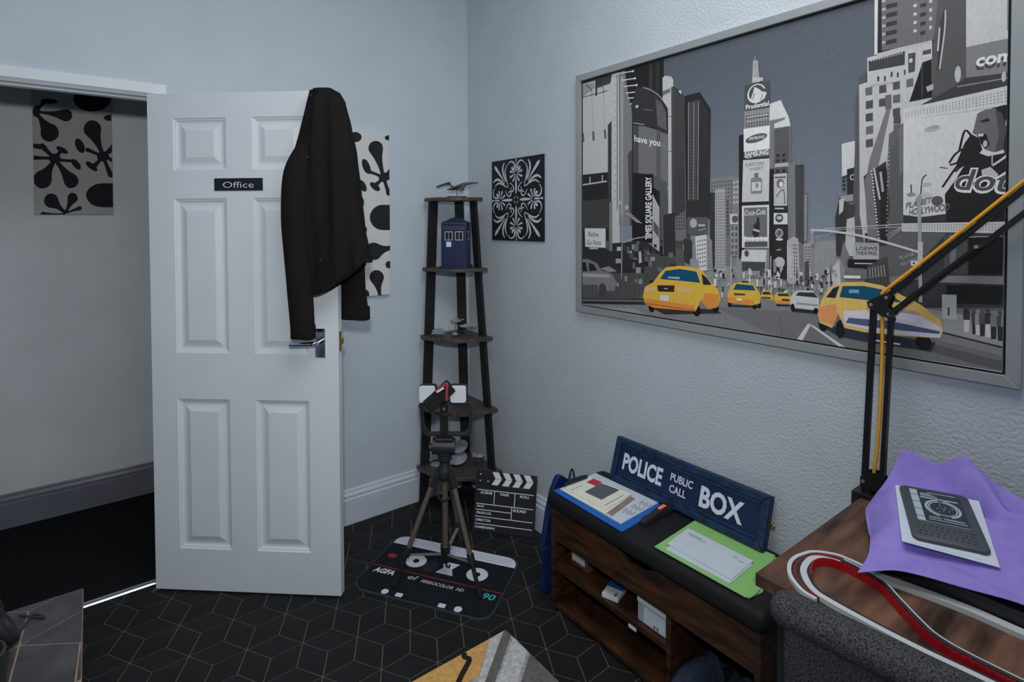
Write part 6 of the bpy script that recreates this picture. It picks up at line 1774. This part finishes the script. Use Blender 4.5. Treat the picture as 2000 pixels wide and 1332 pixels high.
B().tube([fs_(SL, .082, -.002), fs_(SL + .010, .082, -.002)], .003, 8).lathe([(.001, -.007), (.006, -.004), (.007, 0), (.006, .004), (.001, .007)], 12, Mk).build('hook', 'brass', ps, smooth=True)

# ------------------------------------------------------------------ desk
dk = thing('wooden_desk', 'brown wood grain desk top on black legs against the right wall', 'desk', (-.31, -2.65, 0), 0)
DZ_ = .75
B().box(-.311, .305, -.66, .638, DZ_ - .026, DZ_).build('desk_top', 'desk_wood', dk, bevel=.0015)
for x in (-.265, .265):
    for y in (.585, -.605):
        lg = B().box(x - .02, x + .02, y - .02, y + .02, 0, DZ_ - .026).build('leg', 'arm_black', dk, bevel=.002)
        for z in (.60, .66): B().tube([(x - .02, y + .0, z), (x - .0225, y + .0, z)], .005, 10).build('bolt', 'rivet', lg)
for y in (.585, -.605): B().box(-.245, .245, y - .015, y + .015, .10, .13).box(-.245, .245, y - .015, y + .015, DZ_ - .07, DZ_ - .027).build('side_rail', 'arm_black', dk)
B().box(.250, .280, -.585, .565, .30, .34).build('back_rail', 'arm_black', dk)

# race track strips on the desk
tr = thing('toy_race_track', 'looped toy race track with white edges and red walls on the desk', 'race track', (-.52, -2.2, DZ_), 0)
def ribbon(path, o0, o1, z0, z1, nm, mt, wav=0):
    c = spline([(x + .52, y + 2.2, 0) for x, y in path], 10); rg = []
    for i, p in enumerate(c):
        t_ = (c[min(i + 1, len(c) - 1)] - c[max(i - 1, 0)]).normalized(); n = Vector((-t_.y, t_.x, 0)); q = wav * (i % 2)
        rg.append([p + n * (o0 - q) + Vector((0, 0, z0)), p + n * (o1 - q) + Vector((0, 0, z0)), p + n * (o1 - q) + Vector((0, 0, z1)), p + n * (o0 - q) + Vector((0, 0, z1))])
    return B().loft(rg).build(nm, mt, tr)
outer = [(-.6195, -2.128), (-.614, -2.098), (-.587, -2.063), (-.552, -2.044), (-.521, -2.038), (-.494, -2.041), (-.459, -2.053), (-.432, -2.086), (-.427, -2.115), (-.428, -2.14)]
# offsets are measured to the left of travel; the loop turns right, so inside is negative
ribbon(outer, -.0075, 0, .0005, .009, 'outer_edge', 'track_white')
ribbon(outer, -.0215, -.0075, .0005, .0075, 'outer_lane', 'track_black')
ribbon(outer, -.0150, -.0128, .0075, .0082, 'lane_slot', 'track_red')
inner = [(-.606, -2.62), (-.606, -2.45), (-.607, -2.375), (-.613, -2.296), (-.613, -2.223), (-.608, -2.148), (-.601, -2.116), (-.581, -2.090), (-.544, -2.066), (-.493, -2.059), (-.466, -2.074), (-.452, -2.105)]
ribbon(inner, -.0120, 0, .0005, .0095, 'inner_edge', 'track_white')
ribbon(inner, -.0190, -.0120, .0005, .0085, 'inner_lane', 'track_black')
ret = [(-.560, -2.094), (-.534, -2.082), (-.500, -2.078), (-.478, -2.092), (-.470, -2.115), (-.472, -2.143), (-.483, -2.188), (-.514, -2.224), (-.550, -2.266), (-.572, -2.299), (-.581, -2.345), (-.582, -2.45), (-.582, -2.62)]
ribbon(ret, -.0015, 0, 0, .018, 'red_wall', 'track_red', .0014)
ribbon(ret[4:], 0, .0075, .014, .020, 'lane_strip', 'track_black')
ribbon(ret[4:], .0075, .0105, .015, .0205, 'lane_edge', 'track_white')
back = [(-.440, -2.14), (-.436, -2.164), (-.420, -2.237), (-.410, -2.313), (-.411, -2.383), (-.411, -2.62)]
ribbon(back, -.020, 0, .0005, .010, 'back_edge', 'track_white')

# covered machine and cloth
pm = thing('covered_machine', 'low black machine hidden under the purple cloth on the desk', 'machine', (-.25, -2.40, DZ_), 0)
B().box(-.155, .155, -.26, .262, .0, .034).build('case', 'black_plastic', pm, bevel=.004)
B().box(-.02, .165, -.25, .25, .034, .060).build('lid', 'black_plastic', pm, bevel=.004)
pc_ = thing('purple_cloth', 'purple cloth draped in folds over the machine on the desk', 'cloth', (-.28, -2.3, DZ_), 0)
back_e = spline([(-.092, -2.100, .902), (-.086, -2.122, .905), (-.085, -2.172, .893), (-.085, -2.205, .918), (-.085, -2.228, .926), (-.088, -2.250, .905), (-.09, -2.325, .868), (-.09, -2.42, .85), (-.09, -2.52, .845), (-.09, -2.66, .84)], 6)
front_e = spline([(-.537, -2.168, .800), (-.500, -2.190, .800), (-.468, -2.211, .799), (-.448, -2.245, .798), (-.433, -2.28, .797), (-.418, -2.33, .797), (-.409, -2.382, .798), (-.405, -2.46, .796), (-.405, -2.55, .796), (-.405, -2.66, .796)], 6)
left_e = spline([(-.092, -2.100, .902), (-.125, -2.085, .842), (-.175, -2.066, .792), (-.225, -2.074, .795), (-.255, -2.080, .790), (-.320, -2.110, .776), (-.375, -2.132, .792), (-.445, -2.153, .792), (-.537, -2.168, .800)], 7)
NB = len(back_e)
right_e = [back_e[-1].lerp(front_e[-1], i / (len(left_e) - 1)) for i in range(len(left_e))]
NL = len(left_e); gv = []
KN = lambda x, y: .855 + .14 * (x + .15) + .06 * (y + 2.2)
for i in range(NL):
    vv = i / (NL - 1)
    for j in range(NB):
        uu = j / (NB - 1)
        p = back_e[j] * (1 - vv) + front_e[j] * vv + left_e[i] * (1 - uu) + right_e[i] * uu - (back_e[0] * (1 - uu) * (1 - vv) + back_e[-1] * uu * (1 - vv) + front_e[0] * (1 - uu) * vv + front_e[-1] * uu * vv)
        inner_w = min(1, 4 * vv) * min(1, 4 * (1 - vv)) * min(1, 8 * uu)
        top = KN(p.x, p.y) - .0015
        blend = min(1, max(0, (uu - .02) / .14)) * min(1, max(0, (vv - .22) / .12)) * min(1, max(0, (.90 - vv) / .12))
        z = p.z * (1 - blend) + (top - .0015) * blend
        z += (1 - blend) * inner_w * (.008 * math.sin(p.y * 38 + p.x * 14) + .006 * math.sin(p.x * 60 - p.y * 20)) + .0006 * math.sin(p.y * 50)
        def seg(ax_, ay_, bx_, by_):
            q_ = Vector((p.x - ax_, p.y - ay_)); d2 = Vector((bx_ - ax_, by_ - ay_)); t3 = max(0, min(1, q_.dot(d2) / d2.dot(d2))); return (q_ - d2 * t3).length
        if blend > .2: z = min(z, top)
        f1 = min(seg(-.085, -2.236, -.150, -2.300), seg(-.150, -2.300, -.205, -2.420), seg(-.205, -2.420, -.24, -2.56))
        z += .040 * math.exp(-(f1 / .016) ** 2) * min(1, vv * 5)
        f2 = min(seg(-.095, -2.186, -.135, -2.210), seg(-.135, -2.210, -.150, -2.262)); z -= .026 * math.exp(-(f2 / .018) ** 2) * min(1, vv * 8)
        f3 = seg(-.165, -2.085, -.190, -2.118); z += .008 * math.exp(-(f3 / .010) ** 2)
        f4 = seg(-.395, -2.26, -.40, -2.42); z += .006 * math.exp(-(f4 / .014) ** 2)
        gv.append((p.x + .28, p.y + 2.3, z - DZ_))
bb = B(); bb.add(gv, [(i * NB + j, i * NB + j + 1, (i + 1) * NB + j + 1, (i + 1) * NB + j) for i in range(NL - 1) for j in range(NB - 1)])
co = bb.build('cloth', 'purple_cloth', pc_, smooth=True, angle=180)
md = co.modifiers.new('thick', 'SOLIDIFY'); md.thickness = .0025; md.offset = -1
md = co.modifiers.new('sub', 'SUBSURF'); md.levels = 1; md.render_levels = 1
# white paper and reading tablet on the cloth
zn = Vector((-.14, -.06, 1)).normalized()
def on_cloth(x, y, h): return Vector((x, y, KN(x, y))) + zn * h
t = thing('white_paper', 'white folded paper under the grey reading tablet on the purple cloth', 'paper', (-.27, -2.23, .84), 0)
o_ = Vector((-.27, -2.23, .84))
qd = [(-.200, -2.122), (-.141, -2.261), (-.345, -2.337), (-.393, -2.196)]
for nm, k_, h0, h1 in (('sheet', 0, .0005, .0015), ('folded_sheet', 1, .0016, .0024)):
    q2 = qd if not k_ else [(-.205, -2.130), (-.160, -2.240), (-.345, -2.312), (-.386, -2.205)]
    B().add([on_cloth(x, y, h0) - o_ for x, y in q2] + [on_cloth(x, y, h1) - o_ for x, y in q2], [(3, 2, 1, 0), (4, 5, 6, 7), (0, 1, 5, 4), (1, 2, 6, 5), (2, 3, 7, 6), (3, 0, 4, 7)]).build(nm, 'paper', t)
ax_u = (Vector((-.153, -2.241, 0)) - Vector((-.205, -2.128, 0))); ax_v = (Vector((-.376, -2.209, 0)) - Vector((-.205, -2.128, 0)))
ex = Vector((ax_u.x, ax_u.y, .14 * ax_u.x + .06 * ax_u.y)).normalized(); ey = zn.cross(ex).normalized()
Ko = on_cloth(-.376, -2.209, .0026)
kd = thing('reading_tablet', 'dark grey reading tablet with small keyboard on white paper', 'tablet', (-.27, -2.23, .845), 0)
ok_ = Vector((-.27, -2.23, .845))
fk_ = lambda u, v, d: Ko + ex * u + ey * v + zn * d - ok_
KWd, KHt = .124, .190
cb2 = B(); prof = rounded(0, KWd, 0, KHt, .013, 6)
cb2.loft([[fk_(KWd / 2 + (u - KWd / 2) * s_, KHt / 2 + (v - KHt / 2) * s_, d) for u, v in prof] for s_, d in ((.97, 0), (1, .002), (1, .006), (.975, .0085))])
cb2.build('case', 'reader_grey', kd, smooth=True, angle=50)
def kq(nm, u0, u1, v0, v1, mt, d=.0088):
    return B().prism([(u0, v0), (u1, v0), (u1, v1), (u0, v1)], fk_, d - .0002, d).build(nm, mt, kd)
kq('screen', .017, .107, .062, .180, 'screen_dark')
for v0, v1 in ((.158, .178), (.132, .156), (.105, .130), (.079, .103), (.064, .077)): kq('screen_tab', .0175, .0315, v0, v1, 'screen_light', .0090)
kq('screen_bar', .034, .100, .150, .154, 'screen_light', .0090); kq('screen_bar', .050, .100, .172, .174, 'screen_light', .0090); kq('screen_bar', .0175, .106, .0620, .0632, 'screen_light', .0090)
bb = B()
for k in range(3): bb.add([fk_(u, v, .0090) for u, v in ((.036, .158 + k * .0042), (.066 - k * .006, .158 + k * .0042), (.066 - k * .006, .1602 + k * .0042), (.036, .1602 + k * .0042))], [(0, 1, 2, 3)])
stroke_faces(bb, [(.069 + .024 * math.cos(2 * PI * k / 24), .118 + .024 * math.sin(2 * PI * k / 24)) for k in range(25)], lambda t_: .0012, fk_, .0091, 2)
for a0, a1_ in ((100, 250), (-70, 80)): stroke_faces(bb, [(.069 + .029 * math.cos(R(a0 + (a1_ - a0) * k / 10)), .118 + .029 * math.sin(R(a0 + (a1_ - a0) * k / 10))) for k in range(11)], lambda t_: .0022, fk_, .0091, 2)
for k in range(9):
    u = .069 + .010 * math.cos(k * 2.4) * (k / 5 + .2); v = .118 + .009 * math.sin(k * 2.4) * (k / 5 + .2)
    bb.add([fk_(a_, b_, .0091) for a_, b_ in oval((u, v), .0014, .0014, n=8)], [tuple(range(8))])
put_text(bb, 'PADD TERMINAL', fk_, .040, .100, .078, .0055, .03, 0, .0091)
bb.add([fk_(u, v, .0091) for u, v in ((.038, .0715), (.102, .0715), (.102, .0735), (.038, .0735))], [(0, 1, 2, 3)])
raw(bb, 'screen_print', 'screen_light', kd)
kme = None
for r_ in range(4):
    for c_ in range(10):
        if kme is None:
            kme = B().prism(oval((0, 0), .0027, .0018, n=10), lambda u, v, d: ex * u + ey * v + zn * d, 0, .0010).mesh('key'); kme.materials.append(MATS['reader_key'])
        k = bpy.data.objects.new('key', kme); link(k, kd); k.location = fk_(.014 + c_ * .0098 + (r_ % 2) * .003, .016 + r_ * .0105, .0083)

# ------------------------------------------------------------------ boom arm clamped to the desk
bm_ = thing('boom_arm', 'black spring boom arm with yellow cable clamped to the desk corner', 'boom arm', (-.07, -2.02, DZ_), 0)
o_ = Vector((-.07, -2.02, DZ_))
def ba(p, q, wd, th, nm, mt, par=bm_, side=(1, 0, 0), bv=.001): return B().bar(Vector(p) - o_, Vector(q) - o_, wd, th, side).build(nm, mt, par, bevel=bv)
B().box(-.032, .030, -.035, .028, .001, .012).box(-.032, .030, .012, .028, -.055, .001).box(-.032, .030, -.020, .028, -.062, -.052).build('desk_clamp', 'arm_black', bm_, bevel=.002)
B().tube([(0, -.002, -.052), (0, -.002, -.030)], .006, 10).build('clamp_screw', 'rivet', bm_)
B().lathe([(.016, .012), (.016, .03), (.012, .034)], 16).build('swivel', 'arm_black', bm_, smooth=True)
fr = lambda u, v, d: (d, u, v)
B().prism([(.012, .020), (.014, .048), (.0, .066), (-.030, .072), (-.048, .050), (-.044, .020)], fr, -.016, -.013).build('base_bracket', 'arm_black', bm_, bevel=.001)
B().prism([(.012, .020), (.014, .048), (.0, .066), (-.030, .072), (-.048, .050), (-.044, .020)], fr, .013, .016).build('base_bracket', 'arm_black', bm_, bevel=.001)
ba((-.07, -2.012, .785), (-.07, -2.029, 1.256), .014, .012, 'lower_bar', 'arm_black')
ba((-.062, -2.050, .785), (-.062, -2.066, 1.245), .012, .012, 'lower_bar', 'arm_black')
ba((-.084, -2.055, .785), (-.084, -2.073, 1.245), .010, .010, 'lower_bar', 'arm_black')
B().prism([(-.002, .500), (.002, .514), (-.006, .520), (-.034, .538), (-.048, .540), (-.052, .528), (-.044, .506), (-.054, .494), (-.060, .488), (-.046, .478), (-.030, .482)], fr, -.018, -.014).build('elbow_plate', 'arm_black', bm_, bevel=.001)
B().prism([(-.002, .500), (.002, .514), (-.006, .520), (-.034, .538), (-.048, .540), (-.052, .528), (-.044, .506), (-.054, .494), (-.060, .488), (-.046, .478), (-.030, .482)], fr, .012, .016).build('elbow_plate', 'arm_black', bm_, bevel=.001)
for u, v in ((-.008, .508), (-.042, .530), (-.048, .488), (.006, .040)): B().tube([(-.019, u, v), (.017, u, v)], .0045, 12).build('pivot_bolt', 'rivet', bm_)
B().tube([(-.024, -.056, .482), (-.034, -.060, .478)], .009, 12).build('elbow_knob', 'black_plastic', bm_)
UD = Vector((0, -.252, .259)).normalized()
ba((-.07, -2.060, 1.282), Vector((-.07, -2.060, 1.282)) + UD * .62, .013, .012, 'upper_bar', 'arm_black')
ba((-.062, -2.070, 1.240), Vector((-.062, -2.070, 1.240)) + UD * .62, .012, .012, 'upper_bar', 'arm_black')
ba((-.084, -2.074, 1.246), Vector((-.084, -2.074, 1.246)) + UD * .24, .008, .008, 'spring_rod', 'arm_black')
p_ = Vector((-.084, -2.074, 1.246)) + UD * .235 - o_
B().tube([(p_.x - .006, p_.y, p_.z), (.012, p_.y, p_.z)], .0045, 12).build('pivot_bolt', 'rivet', bm_)
p1 = Vector((-.07, -2.060, 1.282)) + UD * .61; p2 = Vector((-.062, -2.070, 1.240)) + UD * .61
ba(p1 + Vector((0, 0, .01)), p2 - Vector((0, 0, .03)), .02, .03, 'end_plate', 'arm_black')
cab = spline([(-.072, -2.034, .815), (-.072, -2.042, .90), (-.074, -2.048, 1.02), (-.074, -2.050, 1.15), (-.074, -2.049, 1.25), (-.078, -2.050, 1.285), (-.078, -2.062, 1.302), Vector((-.078, -2.058, 1.296)) + UD * .12, Vector((-.078, -2.058, 1.296)) + UD * .35, Vector((-.078, -2.058, 1.296)) + UD * .6], 6)
B().tube([p - o_ for p in cab], .0042, 10).build('cable', 'cable_yellow', bm_, smooth=True)

# ------------------------------------------------------------------ flecked chair back in front of the desk
ch = thing('upholstered_chair', 'dark grey flecked fabric chair back pushed up against the desk', 'chair', (-.688, -2.085, 0), R(4.5))
rg = []
for y, k_ in ((0, .50), (-.006, .76), (-.018, .94), (-.034, 1), (-.32, 1), (-.336, .94), (-.348, .76), (-.354, .50)):
    rg.append([(.036 * k_ * math.cos(2 * PI * q / 20), y, .757 + .032 * k_ * math.sin(2 * PI * q / 20)) for q in range(20)])
B().loft(rg).build('top_roll', 'fleck_fabric', ch, smooth=True, angle=60)
B().box(-.030, .022, -.330, -.026, .30, .757).build('backrest', 'fleck_fabric', ch, bevel=.012)
B().box(-.42, -.03, -.345, -.015, .40, .46).build('seat', 'fleck_fabric', ch, bevel=.02)
for x in (-.39, -.005):
    for y in (-.315, -.045): B().box(x - .016, x + .016, y - .016, y + .016, 0, .40 if x < -.1 else .34).build('leg', 'arm_black', ch)

# ------------------------------------------------------------------ rug
rg_o = thing('patterned_rug', 'grey and yellow geometric rug on the tiled floor', 'rug', (-.532, -1.040, 0), 0)
RW, RL = 1.15, .98
B().box(-RW, 0, -RL, 0, .0003, .010).build('pile', 'rug_grey', rg_o, bevel=.003)
def rp_(nm, mt, *pts):
    q = B(); cl = clip([(x + .532, y + 1.040) for x, y in pts], -RW + .003, -.003, -RL + .003, -.003)
    if len(cl) > 2: q.prism(cl, flat, .0098, .0110 + rp_.n * .0003); rp_.n += 1; q.build(nm, mt, rg_o)
rp_.n = 0
rp_('yellow_triangle', 'rug_yellow', (-.605, -1.040), (-.725, -1.150), (-.860, -1.150), (-.98, -1.040))
rp_('white_stripe', 'rug_white', (-.532, -1.040), (-.600, -1.040), (-.735, -1.162), (-1.10, -1.50), (-1.02, -1.50), (-.60, -1.12))
rp_('dark_stripe', 'rug_dark', (-.532, -1.035), (-.532, -1.072), (-.702, -1.207), (-1.0, -1.45), (-1.04, -1.45), (-.727, -1.185))
rp_('white_stripe', 'rug_white', (-.532, -1.085), (-.532, -1.165), (-.64, -1.245), (-.95, -1.50), (-.99, -1.45), (-.70, -1.215))
rp_('dark_block', 'rug_dark', (-.532, -1.178), (-.532, -1.50), (-.83, -1.50), (-.636, -1.255))
q = B(); a_, b_ = stroke([(-.182, -.004), (-.190, -.022), (-.185, -.042), (-.255, -.090), (-.33, -.16)], lambda t_: .009, 4)
o0_ = len(q.v); q.v += [(u, v, .0130) for u, v in a_] + [(u, v, .0130) for u, v in b_]; n_ = len(a_); q.f += [(i, i + 1, n_ + i + 1, n_ + i) for i in range(n_ - 1)]
raw(q, 'black_line', 'rug_black', rg_o)

# ------------------------------------------------------------------ low table by the door with tiled top
lt = thing('tiled_table', 'dark table with stone look diamond top in the near left corner', 'table', (-2.035, -1.495, 0), 0)
LX, LY = .30, .355
B().box(-LX, LX, -LY, LY, .672, .6992).build('table_top', 'table_grout', lt)
for x in (-LX + .03, LX - .03):
    for y in (-LY + .03, LY - .03): B().box(x - .025, x + .025, y - .025, y + .025, 0, .672).build('leg', 'arm_black', lt)
B().box(-LX + .01, LX - .004, -LY + .01, LY - .01, .45, .672).build('apron', 'matt_black', lt)
st = Vector((-1.828 + 2.035, -1.271 + 1.495)); td = R(57); ta1 = Vector((math.cos(td), math.sin(td))) * a1.length; ta2 = Vector((math.cos(td + PI / 3), math.sin(td + PI / 3))) * a1.length
for i in range(-7, 8):
    for j in range(-7, 8):
        for k in range(3):
            o_ = st + ta1 * i + ta2 * j
            cl = clip([(o_.x + q[0], o_.y + q[1]) for q in (rot2(p, td + PI / 6 + k * 2 * PI / 3) for p in rhomb(.003))], -LX + .001, LX - .001, -LY + .001, LY - .001)
            if len(cl) >= 3:
                ar = abs(sum(cl[m_ - 1][0] * cl[m_][1] - cl[m_][0] * cl[m_ - 1][1] for m_ in range(len(cl)))) / 2
                if ar > 2e-4: B().prism(cl, flat, .6985, .700).build('tile', 'table_tile', lt)
hpn = thing('headphones', 'black headphones lying on the tiled table at the left edge', 'headphones', (-1.868, -1.262, .7005), R(20))
for y, ry in ((-.012, 8), (.095, -20)):
    Mx = Matrix.Translation((.0, y, .042)) @ Matrix.Rotation(R(62), 4, 'Y') @ Matrix.Rotation(R(ry), 4, 'X')
    c1 = B().lathe([(.018, -.012), (.036, -.016), (.042, -.006), (.040, .004), (.036, .010), (.034, .014)], 28)
    ec = B().add([Mx @ Vector(p) for p in c1.v], c1.f).build('ear_cup', 'black_plastic', hpn, smooth=True)
    pth = [Mx @ Vector((.032 * math.cos(2 * PI * k / 24), .032 * math.sin(2 * PI * k / 24), .014)) for k in range(25)]
    B().tube(pth, .010, 10).build('ear_pad', 'cushion_vinyl', ec, smooth=True)
B().tube(spline([(-.01, -.02, .07), (-.09, -.03, .03), (-.17, .03, .015), (-.10, .10, .03), (-.01, .11, .07)], 8), .007, 10).build('headband', 'black_plastic', hpn, smooth=True)
B().tube(spline([(.02, .0, .012), (.05, .02, .004), (.075, .05, .004), (.085, .02, .004), (.06, .07, .004)], 8), .002, 8).build('cable', 'black_plastic', hpn, smooth=True)
mg = thing('black_mug', 'black mug on the tiled table at the left edge of the view', 'mug', (-1.872, -1.415, .7005), 0)
B().lathe([(.03, 0), (.036, .004), (.040, .03), (.041, .088), (.038, .090), (.036, .086), (.034, .012), (.0, .010)], 28).build('cup', 'black_plastic', mg, smooth=True)
B().tube(spline([(.0, .038, .075), (.0, .062, .07), (.0, .066, .045), (.0, .040, .022)], 8), .005, 10).build('handle', 'black_plastic', mg, smooth=True)
